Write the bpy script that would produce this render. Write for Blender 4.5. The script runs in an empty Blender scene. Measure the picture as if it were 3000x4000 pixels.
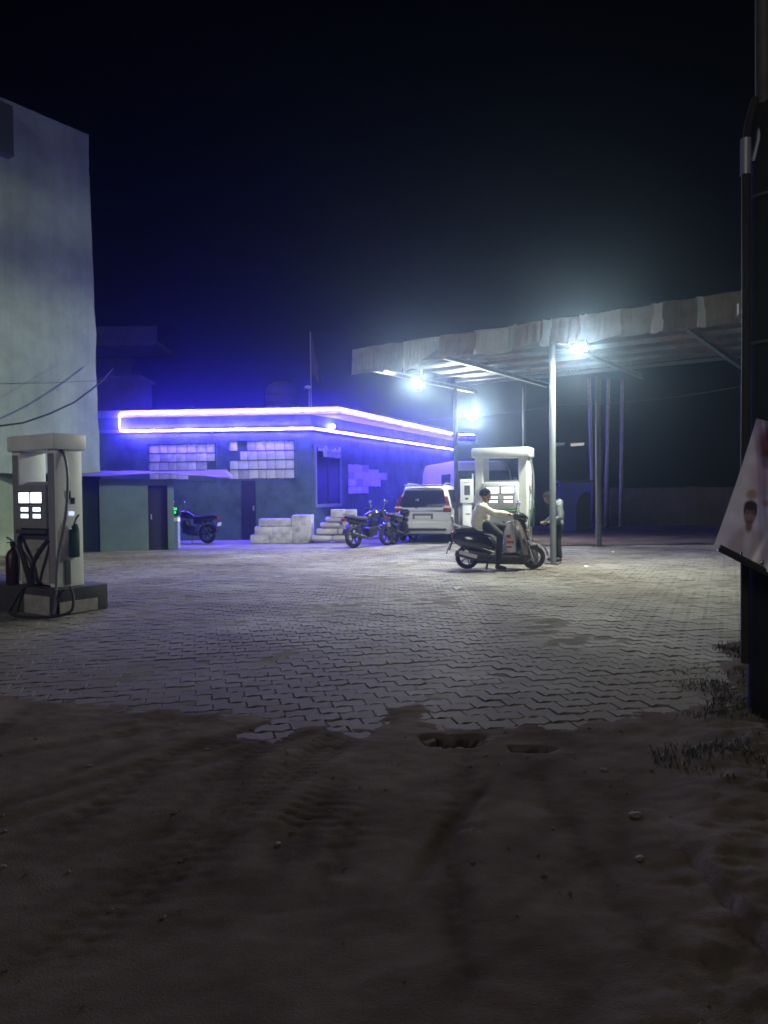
import bpy, bmesh, math, random
from mathutils import Vector, Matrix, noise
R = math.radians
random.seed(11)
S = bpy.context.scene
C = S.collection

# ------------------------------------------------------------------ camera, sky, added front fill, exposure
cam_d = bpy.data.cameras.new('camera')
cam_d.sensor_fit = 'VERTICAL'; cam_d.sensor_height = 24.0; cam_d.lens = 18.04
cam_d.clip_start = 0.05; cam_d.clip_end = 900
cam = bpy.data.objects.new('camera', cam_d); C.objects.link(cam)
CAM_M = Matrix.Translation((0, 0, 1.5)) @ Matrix.Rotation(R(90 - 1.487), 4, 'X') @ Matrix.Rotation(R(-0.6), 4, 'Z')
cam.matrix_world = CAM_M
S.camera = cam

W = bpy.data.worlds.new('World'); S.world = W; W.use_nodes = True
wn = W.node_tree; wn.nodes.clear()
wo = wn.nodes.new('ShaderNodeOutputWorld'); wb = wn.nodes.new('ShaderNodeBackground')
ws = wn.nodes.new('ShaderNodeTexSky'); ws.sky_type = 'NISHITA'; ws.sun_disc = False
ws.sun_elevation = R(24.0); ws.sun_rotation = R(204)
wb.inputs['Strength'].default_value = 0.00006
wn.links.new(ws.outputs['Color'], wb.inputs['Color']); wn.links.new(wb.outputs['Background'], wo.inputs['Surface'])

sun_d = bpy.data.lights.new('front_fill', 'SUN'); sun_d.energy = 0.48; sun_d.angle = R(14); sun_d.color = (1.0, 0.96, 0.90)  # added sun lamp with no real source; fills front faces from behind the camera
sun = bpy.data.objects.new('front_fill', sun_d); C.objects.link(sun)
sun.rotation_euler = (R(66), 0, R(-24)); sun.location = (0, -20, 20)

S.view_settings.view_transform = 'Standard'; S.view_settings.look = 'None'
S.view_settings.gamma = 1.0; S.view_settings.exposure = 0.0; S.view_settings.use_curve_mapping = False
S.render.engine = 'CYCLES'
S.cycles.use_denoising = True
S.cycles.use_light_tree = True
S.cycles.max_bounces = 6; S.cycles.diffuse_bounces = 3; S.cycles.glossy_bounces = 3; S.cycles.transmission_bounces = 4
S.cycles.volume_bounces = 1; S.cycles.transparent_max_bounces = 6
S.cycles.sample_clamp_indirect = 3.0; S.cycles.sample_clamp_direct = 0.0
S.cycles.pixel_filter_type = 'BLACKMAN_HARRIS'; S.cycles.filter_width = 1.7

HAZE_DENSITY = 0.0019
HAZE_ANISO = 0.92
LED = 980.0            # radiance of the rope light
FLOOD = 1.12

F = 3006.0
def at(px, py, Y):
    d = CAM_M.to_3x3() @ Vector(((px - 1500) / F, -(py - 2000) / F, -1.0))
    return Vector((0, 0, 1.5)) + d * (Y / d.y)
def gnd(px, py, z=0.0):
    d = CAM_M.to_3x3() @ Vector(((px - 1500) / F, -(py - 2000) / F, -1.0))
    return Vector((0, 0, 1.5)) + d * ((z - 1.5) / d.z)

# ------------------------------------------------------------------ materials
MATS = {}
def mat(name, col, rough=0.6, metal=0.0, var=0.0, vscale=6.0, bump=0.0, bscale=40.0, col2=None, spec=0.5, coat=0.0, transl=0.0):
    if name in MATS: return MATS[name]
    m = bpy.data.materials.new(name); m.use_nodes = True
    nt = m.node_tree; b = nt.nodes['Principled BSDF']
    b.inputs['Roughness'].default_value = rough; b.inputs['Metallic'].default_value = metal
    b.inputs['Specular IOR Level'].default_value = spec
    if coat: b.inputs['Coat Weight'].default_value = coat; b.inputs['Coat Roughness'].default_value = 0.08
    c = (*col, 1.0)
    b.inputs['Base Color'].default_value = c
    geo = None
    if var or col2 or bump:
        geo = nt.nodes.new('ShaderNodeNewGeometry')
    if var or col2:
        n1 = nt.nodes.new('ShaderNodeTexNoise'); n1.inputs['Scale'].default_value = vscale; n1.inputs['Detail'].default_value = 7.0; n1.inputs['Roughness'].default_value = 0.65
        nt.links.new(geo.outputs['Position'], n1.inputs['Vector'])
        rp = nt.nodes.new('ShaderNodeValToRGB')
        e = rp.color_ramp.elements
        e[0].position = 0.33; e[1].position = 0.68
        if col2:
            e[0].color = (*col2, 1); e[1].color = c
        else:
            e[0].color = tuple(max(0, x * (1 - var)) for x in col) + (1,)
            e[1].color = tuple(min(1, x * (1 + var * 0.6)) for x in col) + (1,)
        nt.links.new(n1.outputs['Fac'], rp.inputs['Fac']); nt.links.new(rp.outputs['Color'], b.inputs['Base Color'])
        mr = nt.nodes.new('ShaderNodeMapRange'); mr.inputs['To Min'].default_value = min(1, rough + 0.12); mr.inputs['To Max'].default_value = max(0.02, rough - 0.12)
        nt.links.new(n1.outputs['Fac'], mr.inputs['Value']); nt.links.new(mr.outputs['Result'], b.inputs['Roughness'])
    if bump:
        n2 = nt.nodes.new('ShaderNodeTexNoise'); n2.inputs['Scale'].default_value = bscale; n2.inputs['Detail'].default_value = 6.0
        nt.links.new(geo.outputs['Position'], n2.inputs['Vector'])
        bp = nt.nodes.new('ShaderNodeBump'); bp.inputs['Strength'].default_value = bump; bp.inputs['Distance'].default_value = 0.02
        nt.links.new(n2.outputs['Fac'], bp.inputs['Height']); nt.links.new(bp.outputs['Normal'], b.inputs['Normal'])
    if transl:
        out = nt.nodes['Material Output']
        tr = nt.nodes.new('ShaderNodeBsdfTranslucent'); mx = nt.nodes.new('ShaderNodeMixShader'); mx.inputs['Fac'].default_value = transl
        tr.inputs['Color'].default_value = c
        nt.links.new(b.outputs['BSDF'], mx.inputs[1]); nt.links.new(tr.outputs['BSDF'], mx.inputs[2]); nt.links.new(mx.outputs['Shader'], out.inputs['Surface'])
    MATS[name] = m
    return m
def emat(name, col, strength):
    if name in MATS: return MATS[name]
    m = bpy.data.materials.new(name); m.use_nodes = True
    b = m.node_tree.nodes['Principled BSDF']
    b.inputs['Base Color'].default_value = (0.02, 0.02, 0.02, 1)
    b.inputs['Emission Color'].default_value = (*col, 1); b.inputs['Emission Strength'].default_value = strength
    MATS[name] = m
    return m

# ------------------------------------------------------------------ mesh builder
class MB:
    def __init__(s): s.v = []; s.f = []
    def add(s, vs, fs):
        o = len(s.v); s.v += [tuple(p) for p in vs]; s.f += [tuple(i + o for i in f) for f in fs]; return s
    def box(s, c, d, rot=None, bev=0.0):
        hx, hy, hz = d[0] / 2, d[1] / 2, d[2] / 2
        if bev <= 0:
            vs = [Vector((x, y, z)) for x in (-hx, hx) for y in (-hy, hy) for z in (-hz, hz)]
            fs = [(0, 1, 3, 2), (4, 6, 7, 5), (0, 4, 5, 1), (2, 3, 7, 6), (0, 2, 6, 4), (1, 5, 7, 3)]
        else:
            bm = bmesh.new(); bmesh.ops.create_cube(bm, size=1.0)
            for q in bm.verts: q.co = Vector((q.co.x * d[0], q.co.y * d[1], q.co.z * d[2]))
            bmesh.ops.bevel(bm, geom=bm.edges[:], offset=bev, segments=2, profile=0.5, affect='EDGES')
            bm.verts.index_update()
            vs = [q.co.copy() for q in bm.verts]; fs = [tuple(q.index for q in f.verts) for f in bm.faces]; bm.free()
        M = rot if rot is not None else Matrix.Identity(3)
        return s.add([M @ p + Vector(c) for p in vs], fs)
    def cyl(s, p0, p1, r0, r1=None, n=12, cap=True):
        r1 = r0 if r1 is None else r1
        p0 = Vector(p0); p1 = Vector(p1); a = (p1 - p0).normalized()
        x = a.orthogonal().normalized(); y = a.cross(x)
        vs = []
        for p, r in ((p0, r0), (p1, r1)):
            for i in range(n):
                t = 2 * math.pi * i / n; vs.append(p + (x * math.cos(t) + y * math.sin(t)) * r)
        fs = [(i, (i + 1) % n, n + (i + 1) % n, n + i) for i in range(n)]
        if cap: fs += [tuple(reversed(range(n))), tuple(range(n, 2 * n))]
        return s.add(vs, fs)
    def tube(s, pts, r, n=8):
        pts = [Vector(p) for p in pts]; rr = r if isinstance(r, (list, tuple)) else [r] * len(pts)
        vs = []; px = None
        for k, p in enumerate(pts):
            a = (pts[min(k + 1, len(pts) - 1)] - pts[max(k - 1, 0)]).normalized()
            if px is None: px = a.orthogonal().normalized()
            x = (px - a * px.dot(a)).normalized(); y = a.cross(x); px = x
            for i in range(n):
                t = 2 * math.pi * i / n; vs.append(p + (x * math.cos(t) + y * math.sin(t)) * rr[k])
        fs = []
        for k in range(len(pts) - 1):
            for i in range(n):
                fs.append((k * n + i, k * n + (i + 1) % n, (k + 1) * n + (i + 1) % n, (k + 1) * n + i))
        fs += [tuple(reversed(range(n))), tuple(range((len(pts) - 1) * n, len(pts) * n))]
        return s.add(vs, fs)
    def ell(s, c, r, rot=None, nu=14, nv=9):
        vs = []; fs = []; M = rot if rot is not None else Matrix.Identity(3)
        for j in range(1, nv):
            ph = math.pi * j / nv
            for i in range(nu):
                t = 2 * math.pi * i / nu
                vs.append(M @ Vector((r[0] * math.sin(ph) * math.cos(t), r[1] * math.sin(ph) * math.sin(t), r[2] * math.cos(ph))) + Vector(c))
        top = len(vs); vs.append(M @ Vector((0, 0, r[2])) + Vector(c)); vs.append(M @ Vector((0, 0, -r[2])) + Vector(c))
        for j in range(nv - 2):
            for i in range(nu):
                fs.append((j * nu + i, (j + 1) * nu + i, (j + 1) * nu + (i + 1) % nu, j * nu + (i + 1) % nu))
        for i in range(nu):
            fs.append((top, i, (i + 1) % nu)); b = (nv - 2) * nu
            fs.append((top + 1, b + (i + 1) % nu, b + i))
        return s.add(vs, fs)
    def torus(s, c, Rr, r, axis='y', n=28, m=10, sq=1.0):
        vs = []; fs = []
        for i in range(n):
            t = 2 * math.pi * i / n
            for j in range(m):
                u = 2 * math.pi * j / m; q = Rr + r * math.cos(u); h = r * sq * math.sin(u)
                p = {'y': (q * math.cos(t), h, q * math.sin(t)), 'z': (q * math.cos(t), q * math.sin(t), h)}[axis]
                vs.append(Vector(p) + Vector(c))
        for i in range(n):
            for j in range(m):
                fs.append((i * m + j, ((i + 1) % n) * m + j, ((i + 1) % n) * m + (j + 1) % m, i * m + (j + 1) % m))
        return s.add(vs, fs)
    def loft(s, rings, cap=True):
        n = len(rings[0]); vs = [p for r in rings for p in r]; fs = []
        for k in range(len(rings) - 1):
            for i in range(n):
                fs.append((k * n + i, k * n + (i + 1) % n, (k + 1) * n + (i + 1) % n, (k + 1) * n + i))
        if cap: fs += [tuple(reversed(range(n))), tuple(range((len(rings) - 1) * n, len(rings) * n))]
        return s.add(vs, fs)
    def secs(s, secs, n=14, p=2.6):
        # sections along a path: (x, z_center, half_width_y, half_height) super-ellipses in the y-z plane
        rings = []
        for q in secs:
            x, zc, hw, hh = q[:4]; yo = q[4] if len(q) > 4 else 0.0
            r = []
            for i in range(n):
                t = 2 * math.pi * i / n; c_, s_ = math.cos(t), math.sin(t)
                r.append((x, yo + hw * math.copysign(abs(c_) ** (2 / p), c_), zc + hh * math.copysign(abs(s_) ** (2 / p), s_)))
            rings.append(r)
        return s.loft(rings)
    def prism(s, poly, axis, a0, a1):
        # polygon in the plane across axis ('y': x,z ; 'x': y,z ; 'z': x,y)
        f = {'y': lambda p, a: (p[0], a, p[1]), 'x': lambda p, a: (a, p[0], p[1]), 'z': lambda p, a: (p[0], p[1], a)}[axis]
        n = len(poly); vs = [f(p, a0) for p in poly] + [f(p, a1) for p in poly]
        fs = [(i, (i + 1) % n, n + (i + 1) % n, n + i) for i in range(n)] + [tuple(reversed(range(n))), tuple(range(n, 2 * n))]
        return s.add(vs, fs)
    def mesh(s, name, m=None, smooth=False, bevel=0.0):
        me = bpy.data.meshes.new(name); me.from_pydata(s.v, [], s.f)
        bm = bmesh.new(); bm.from_mesh(me); bmesh.ops.recalc_face_normals(bm, faces=bm.faces[:])
        if bevel: bmesh.ops.bevel(bm, geom=bm.edges[:], offset=bevel, segments=1, affect='EDGES')
        if smooth:
            for f in bm.faces: f.smooth = True
            for e in bm.edges:
                if len(e.link_faces) == 2 and e.calc_face_angle(0) > R(38): e.smooth = False
        bm.to_mesh(me); bm.free(); me.update()
        if m: me.materials.append(m)
        return me
    def build(s, name, m, parent=None, smooth=False, bevel=0.0, loc=None):
        o = bpy.data.objects.new(name, s.mesh(name, m, smooth, bevel)); C.objects.link(o)
        if parent is not None: o.parent = parent
        if loc is not None: o.location = loc
        return o
def tag(o, label=None, cat=None, group=None, kind=None):
    if label: o['label'] = label
    if cat: o['category'] = cat
    if group: o['group'] = group
    if kind: o['kind'] = kind
    return o
def thing(name, loc, rz, label, cat, group=None):
    o = bpy.data.objects.new(name, None); C.objects.link(o); o.location = loc; o.rotation_euler = (0, 0, rz)
    o.empty_display_size = 0.2
    return tag(o, label, cat, group)
def inst(name, me, parent=None, loc=(0, 0, 0), rot=(0, 0, 0), scale=(1, 1, 1)):
    o = bpy.data.objects.new(name, me); C.objects.link(o); o.location = loc; o.rotation_euler = rot; o.scale = scale
    if parent is not None: o.parent = parent
    return o
def bez(p0, p1, p2, p3, n=14):
    P = [Vector(p) for p in (p0, p1, p2, p3)]; r = []
    for i in range(n + 1):
        t = i / n; u = 1 - t
        r.append(P[0] * u**3 + P[1] * 3 * u * u * t + P[2] * 3 * u * t * t + P[3] * t**3)
    return r
def rz3(a): return Matrix.Rotation(a, 3, 'Z')
def ry3(a): return Matrix.Rotation(a, 3, 'Y')
def rx3(a): return Matrix.Rotation(a, 3, 'X')

# palette
M_white = mat('white_paint', (0.80, 0.83, 0.80), 0.45, var=0.10, vscale=3)
M_grey = mat('grey_panel', (0.26, 0.26, 0.27), 0.5, var=0.12, vscale=5)
M_dgrey = mat('dark_grey', (0.07, 0.07, 0.075), 0.5)
M_beige = mat('dusty_beige_panel', (0.42, 0.40, 0.36), 0.6, var=0.25, vscale=4)
M_black = mat('black_plastic', (0.018, 0.018, 0.02), 0.38)
M_rubber = mat('rubber', (0.022, 0.021, 0.021), 0.8)
M_blackpaint = mat('black_gloss', (0.012, 0.012, 0.014), 0.18, coat=0.5)
M_chrome = mat('chrome', (0.75, 0.76, 0.78), 0.14, metal=1.0)
M_steel = mat('galvanised_steel', (0.50, 0.52, 0.53), 0.42, metal=0.55, var=0.15, vscale=5)
M_glass = mat('dark_glass', (0.015, 0.018, 0.025), 0.06, spec=0.7)
M_conc = mat('dark_concrete', (0.055, 0.053, 0.051), 0.85, var=0.35, vscale=3, bump=0.25, bscale=60)
M_green = mat('dark_green_plastic', (0.012, 0.05, 0.035), 0.4)
M_red = mat('red_paint', (0.045, 0.008, 0.007), 0.4, var=0.3, vscale=8)
M_disp = emat('lit_display', (0.80, 0.86, 1.0), 2.2)

# ------------------------------------------------------------------ ground
M_bed = mat('dusty_sand_bed', (0.185, 0.170, 0.155), 0.95, var=0.3, vscale=3, bump=0.5, bscale=60, spec=0.0)
M_dirt = mat('brown_dirt', (0.165, 0.132, 0.115), 0.95, col2=(0.086, 0.067, 0.058), vscale=1.6, bump=0.35, bscale=130, spec=0.0)
g = MB().add([(-400, -60, -0.40), (400, -60, -0.40), (400, 600, -0.40), (-400, 600, -0.40)], [(0, 1, 2, 3)]).build('ground', M_dirt)
tag(g, kind='structure')

def fbm(x, y, s, o=4):
    return noise.fractal(Vector((x * s, y * s, 3.7)), 0.9, 2.0, o)
def edge_y(X):
    e = 4.44 + (0.115 * X * X if X < 0 else 0.02 * X * X)
    return e + 0.22 * noise.noise(Vector((X * 1.3, 0.3, 0))) + 0.09 * noise.noise(Vector((X * 4.1, 1.3, 0)))
def sst(a, b, x):
    t = min(1, max(0, (x - a) / (b - a))); return t * t * (3 - 2 * t)
RUTS = []
def rut(pts, w, d, tread=0.0):
    g_ = [gnd(*p) for p in pts]; RUTS.append(([(p.x, p.y) for p in g_], w, d, tread))
rut([(60, 3420), (700, 2960), (1260, 2760)], 0.10, 0.030, 1)
rut([(-150, 3250), (300, 3030), (760, 2880)], 0.08, 0.022, 0)
rut([(420, 3500), (830, 3080), (1220, 2800)], 0.09, 0.024, 1)
rut([(800, 3600), (900, 3150), (1010, 2880)], 0.13, 0.026, 1)
rut([(1080, 3560), (1180, 3260), (1440, 3000)], 0.15, 0.040, 1)
rut([(1180, 3800), (1330, 3350), (1500, 3080)], 0.10, 0.025, 1)
rut([(1560, 3600), (1800, 3200), (1980, 2990)], 0.06, 0.040, 0)
rut([(2380, 3600), (2440, 3250), (2480, 3000)], 0.10, 0.024, 0)
rr_ = random.Random(4)
for (x0, y0, x1, y1) in ((-3.2, 2.2, 0.6, 6.0), (-2.9, 2.2, 0.9, 6.0), (-1.3, 1.9, -0.1, 5.2), (-1.15, 1.9, 0.06, 5.2), (0.2, 1.9, 0.55, 4.6), (0.9, 1.9, 0.75, 4.4), (-2.2, 1.9, -2.6, 5.8), (-3.4, 3.4, -0.5, 5.6)):
    m_ = ((x0 + x1) / 2 + rr_.uniform(-0.12, 0.12), (y0 + y1) / 2)
    RUTS.append(([(x0, y0), m_, (x1, y1)], 0.085, 0.020, 1))
HOLES = [(gnd(1765, 2908), 0.15, 0.11), (gnd(2085, 2946), 0.10, 0.055)]
def segd(x, y, ax, ay, bx, by):
    dx, dy = bx - ax, by - ay; L = dx * dx + dy * dy
    t = max(0, min(1, ((x - ax) * dx + (y - ay) * dy) / L)); ex, ey = ax + t * dx, ay + t * dy
    return math.hypot(x - ex, y - ey), t * math.sqrt(L)
TRK_HOLE_SHADE = [0.0]
def dirt_h(x, y):
    e = edge_y(x); k = sst(e + 1.25, e - 0.35, y + 0.35 * noise.noise(Vector((x * 1.7, y * 1.7, 4))))
    cover = -0.028 + 0.062 * k
    bx = 1.78 + 0.48 * (y - 4.6)
    if x > 1.2: cover += 0.055 * sst(bx - 0.1, bx + 0.35, x + 0.25 * noise.noise(Vector((x * 2, y * 2, 8))))
    n = 0.006 * fbm(x, y, 1.8, 5) + 0.0035 * fbm(x + 9, y, 11, 4) + 0.0016 * fbm(x, y + 5, 33, 3)
    z = cover + n * (0.25 + 0.75 * k) + 0.026 * fbm(x + 3, y, 3.1, 6) * (1 - abs(2 * k - 1)) ** 0.5
    if x > bx - 0.2: z += 0.03 * sst(bx - 0.2, bx + 0.4, x) * (fbm(x, y, 5, 4))
    lo = hi = 0.0
    for pts, w, d, tread in RUTS:
        de = min(math.hypot(x - pts[0][0], y - pts[0][1]), math.hypot(x - pts[-1][0], y - pts[-1][1])); d = d * sst(0.0, 0.7, de)
        if d <= 0: continue
        q, l = min(segd(x, y, *pts[i], *pts[i + 1]) for i in range(len(pts) - 1))
        if q < w * 1.6 and edge_y(x) + 0.6 > y:
            u = q / w
            dn = -math.exp(-u * u * 2.2)
            if tread: dn += 0.30 * math.sin(q * 230) * math.exp(-u * u) + 0.12 * math.sin(l * 85 + q * 60) * math.exp(-u * u * 1.5)
            amp = 0.55 * d * (0.7 + 0.5 * noise.noise(Vector((x * 1.2, y * 1.2, 5))))
            lo = min(lo, amp * dn); hi = max(hi, amp * 0.35 * math.exp(-((u - 1.05) ** 2) * 9))
    z += lo + (hi if lo > -0.004 else 0.0)
    a_ = 0.75 * x + 0.66 * y; c_ = 0.75 * y - 0.66 * x
    TRK_HOLE_SHADE[0] = min(1, -lo / 0.012) * 0.55 + 0.42 * max(0, noise.noise(Vector((c_ * 9, a_ * 0.9, 4)))) * sst(0.0, 0.3, noise.noise(Vector((x * 0.8, y * 0.8, 12))) + 0.25)
    for h, a, b in HOLES:
        q = math.hypot((x - h.x) / a, (y - h.y) / b) + 0.35 * noise.noise(Vector((x * 9, y * 9, 1))) + 0.2 * noise.noise(Vector((x * 25, y * 25, 1)))
        if q < 1.1: TRK_HOLE_SHADE[0] = 1.0  # hole insides darkened in the colour, as painted shade
        if q < 1.5: z = min(z, 0.0) * sst(0.6, 1.4, q) - 0.22 * sst(1.15, 0.55, q) if q < 1.35 else z
    return z
vs = []; fs = []
ys = []; y = -1.5
while y < 7.4:
    ys.append(y); y += 0.09 if y < 1.9 else (0.017 if y < 5.2 else 0.032)
xs = []; x = -6.4
while x < 5.6:
    xs.append(x); x += 0.025 if -2.6 < x < 2.9 else 0.06
track_hole_shade = []
for y in ys:
    for x in xs: vs.append((x, y, dirt_h(x, y))); track_hole_shade.append(TRK_HOLE_SHADE[0])
nx = len(xs)
for j in range(len(ys) - 1):
    for i in range(nx - 1): fs.append((j * nx + i, j * nx + i + 1, (j + 1) * nx + i + 1, (j + 1) * nx + i))
dm = bpy.data.meshes.new('dirt_road'); dm.from_pydata(vs, [], fs); dm.materials.append(M_dirt)
dm.polygons.foreach_set('use_smooth', [True] * len(dm.polygons))
ta = dm.attributes.new('track', 'FLOAT', 'POINT'); ta.data.foreach_set('value', track_hole_shade)  # tyre tracks, plus the shade painted into the holes
M_dirt2 = M_dirt.copy(); M_dirt2.name = 'tracked_dirt_hole_shade'; dm.materials[0] = M_dirt2
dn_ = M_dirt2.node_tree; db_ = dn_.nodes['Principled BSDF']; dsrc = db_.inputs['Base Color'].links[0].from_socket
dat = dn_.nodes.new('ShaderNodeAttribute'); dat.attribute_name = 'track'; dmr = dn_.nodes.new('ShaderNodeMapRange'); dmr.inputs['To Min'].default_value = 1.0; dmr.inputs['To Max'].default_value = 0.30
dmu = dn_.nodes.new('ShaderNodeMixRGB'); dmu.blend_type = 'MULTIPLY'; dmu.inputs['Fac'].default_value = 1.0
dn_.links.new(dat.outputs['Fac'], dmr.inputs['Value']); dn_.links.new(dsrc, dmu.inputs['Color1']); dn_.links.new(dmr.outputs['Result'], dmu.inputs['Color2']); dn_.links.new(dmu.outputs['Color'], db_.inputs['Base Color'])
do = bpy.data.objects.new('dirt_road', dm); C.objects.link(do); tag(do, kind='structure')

# paved yard: wavy interlocking pavers in rows
M_paver = bpy.data.materials.new('grey_paver'); M_paver.use_nodes = True
nt = M_paver.node_tree; b = nt.nodes['Principled BSDF']; b.inputs['Roughness'].default_value = 0.82; b.inputs['Specular IOR Level'].default_value = 0.06
geo = nt.nodes.new('ShaderNodeNewGeometry')
oi = nt.nodes.new('ShaderNodeObjectInfo')
vor = nt.nodes.new('ShaderNodeTexVoronoi'); vor.inputs['Scale'].default_value = 4.6; nt.links.new(geo.outputs['Position'], vor.inputs['Vector'])
big = nt.nodes.new('ShaderNodeTexNoise'); big.inputs['Scale'].default_value = 0.45; big.inputs['Detail'].default_value = 6; nt.links.new(geo.outputs['Position'], big.inputs['Vector'])
fine = nt.nodes.new('ShaderNodeTexNoise'); fine.inputs['Scale'].default_value = 26; fine.inputs['Detail'].default_value = 8; fine.inputs['Roughness'].default_value = 0.7; nt.links.new(geo.outputs['Position'], fine.inputs['Vector'])
rp = nt.nodes.new('ShaderNodeValToRGB'); e = rp.color_ramp.elements
e[0].position = 0.34; e[0].color = (0.155, 0.135, 0.118, 1); e[1].position = 0.66; e[1].color = (0.275, 0.265, 0.25, 1)
nt.links.new(big.outputs['Fac'], rp.inputs['Fac'])
hsv = nt.nodes.new('ShaderNodeHueSaturation'); nt.links.new(rp.outputs['Color'], hsv.inputs['Color'])
ma = nt.nodes.new('ShaderNodeMath'); ma.operation = 'MULTIPLY_ADD'; ma.inputs[1].default_value = 0.30; ma.inputs[2].default_value = 0.55
sepc = nt.nodes.new('ShaderNodeSeparateColor'); nt.links.new(vor.outputs['Color'], sepc.inputs['Color'])
nt.links.new(sepc.outputs['Red'], ma.inputs[0])
mb2 = nt.nodes.new('ShaderNodeMath'); mb2.operation = 'MULTIPLY_ADD'; mb2.inputs[1].default_value = 0.60; nt.links.new(fine.outputs['Fac'], mb2.inputs[0]); nt.links.new(ma.outputs['Value'], mb2.inputs[2])
nt.links.new(mb2.outputs['Value'], hsv.inputs['Value'])
sx_ = nt.nodes.new('ShaderNodeSeparateXYZ'); nt.links.new(geo.outputs['Position'], sx_.inputs['Vector'])
a1 = nt.nodes.new('ShaderNodeMath'); a1.operation = 'MULTIPLY_ADD'; a1.inputs[1].default_value = 0.30; nt.links.new(sx_.outputs['X'], a1.inputs[0]); nt.links.new(sx_.outputs['Y'], a1.inputs[2])
a2 = nt.nodes.new('ShaderNodeMath'); a2.operation = 'MULTIPLY_ADD'; a2.inputs[1].default_value = 5.0; nt.links.new(big.outputs['Fac'], a2.inputs[0]); nt.links.new(a1.outputs['Value'], a2.inputs[2])
a3 = nt.nodes.new('ShaderNodeMapRange'); a3.inputs['From Min'].default_value = 11.5; a3.inputs['From Max'].default_value = 7.0; a3.inputs['To Max'].default_value = 0.9; nt.links.new(a2.outputs['Value'], a3.inputs['Value'])
dmx = nt.nodes.new('ShaderNodeMixRGB'); dmx.inputs['Color2'].default_value = (0.125, 0.100, 0.084, 1)
nt.links.new(a3.outputs['Result'], dmx.inputs['Fac']); nt.links.new(hsv.outputs['Color'], dmx.inputs['Color1'])
stn = nt.nodes.new('ShaderNodeTexNoise'); stn.inputs['Scale'].default_value = 0.9; stn.inputs['Detail'].default_value = 5; stn.inputs['Distortion'].default_value = 0.8
mpn = nt.nodes.new('ShaderNodeMapping'); mpn.inputs['Scale'].default_value = (0.5, 1.3, 1); nt.links.new(geo.outputs['Position'], mpn.inputs['Vector']); nt.links.new(mpn.outputs['Vector'], stn.inputs['Vector'])
smr = nt.nodes.new('ShaderNodeMapRange'); smr.inputs['From Min'].default_value = 0.50; smr.inputs['From Max'].default_value = 0.80; smr.inputs['To Max'].default_value = 0.55; nt.links.new(stn.outputs['Fac'], smr.inputs['Value'])
smx = nt.nodes.new('ShaderNodeMixRGB'); smx.inputs['Color2'].default_value = (0.075, 0.066, 0.058, 1); nt.links.new(smr.outputs['Result'], smx.inputs['Fac']); nt.links.new(dmx.outputs['Color'], smx.inputs['Color1'])
nt.links.new(smx.outputs['Color'], b.inputs['Base Color'])
bp = nt.nodes.new('ShaderNodeBump'); bp.inputs['Strength'].default_value = 0.45; bp.inputs['Distance'].default_value = 0.012
nt.links.new(fine.outputs['Fac'], bp.inputs['Height']); nt.links.new(bp.outputs['Normal'], b.inputs['Normal'])

yard = MB().add([(-24, 5.1, -0.006), (17, 5.1, -0.006), (17, 22, -0.006), (-24, 22, -0.006)], [(0, 1, 2, 3)]).build('paved_yard', M_bed)
tag(yard, kind='structure')
PL, PW, PA = 0.235, 0.150, 0.026
def paver_outline(gap=0.0028):
    # wavy long sides, straight ends
    h = PL / 2 - gap; w = PW / 2 - gap
    xsn = [-h, -PL / 4, 0, PL / 4, h]; off = [-PA * 0.5, PA * 0.9, 0.0, -PA * 0.9, PA * 0.5]
    low = [(a, -w + o) for a, o in zip(xsn, off)]; up = [(a, w + o) for a, o in zip(xsn, off)]
    return low + up[::-1]
def paver_geo(full=True):
    o = paver_outline(); n = len(o)
    if full:
        ins = [(a * 0.965, b_ * 0.945) for a, b_ in o]
        v = [(a, b_, -0.045) for a, b_ in o] + [(a, b_, -0.007) for a, b_ in o] + [(a, b_, 0.0) for a, b_ in ins]
        f = [(i, (i + 1) % n, n + (i + 1) % n, n + i) for i in range(n)] + [(n + i, n + (i + 1) % n, 2 * n + (i + 1) % n, 2 * n + i) for i in range(n)]
        f += [(2 * n + i, 2 * n + i + 1, 2 * n + n - 2 - i, 2 * n + n - 1 - i) for i in range(4)]
    else:
        v = [(a, b_, -0.03) for a, b_ in o] + [(a, b_, 0.0) for a, b_ in o]
        f = [(i, (i + 1) % n, n + (i + 1) % n, n + i) for i in range(n)]
        f += [(n + i, n + i + 1, n + n - 2 - i, n + n - 1 - i) for i in range(4)]
    return v, f
PV, PF = paver_geo(True); QV, QF = paver_geo(False)
pm = bpy.data.meshes.new('paver'); pm.from_pydata(PV, [], PF); pm.materials.append(M_paver)
ROWA = R(14.0); ca, sa = math.cos(ROWA), math.sin(ROWA)
cells = []
for r in range(-60, 175):
    for c in range(-75, 90):
        lx = (c + (0.5 if r % 2 else 0.0)) * PL; ly = r * PW + 4.0
        x = lx * ca - ly * sa; y = lx * sa + ly * ca
        if y < 3.8 or y > 21.2: continue
        if abs(x) > 2.2 + 0.62 * y: continue
        if y < edge_y(x) - 0.25: continue
        if x > 2.15 + 0.48 * (y - 4.6) + 0.3 * noise.noise(Vector((y * 1.2, 0, 0))) and y < 9.5: continue
        if any(math.hypot((x - h.x) / (a + 0.10), (y - h.y) / (b_ + 0.075)) < 1 for h, a, b_ in HOLES): continue
        cells.append((x, y))
vis = sorted([q for q in cells if abs(q[0]) < 0.5 * q[1] and q[1] > edge_y(q[0]) - 0.1], key=lambda q: q[1])[:300]
vset = set(vis)
SV = []; SF = []
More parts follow.
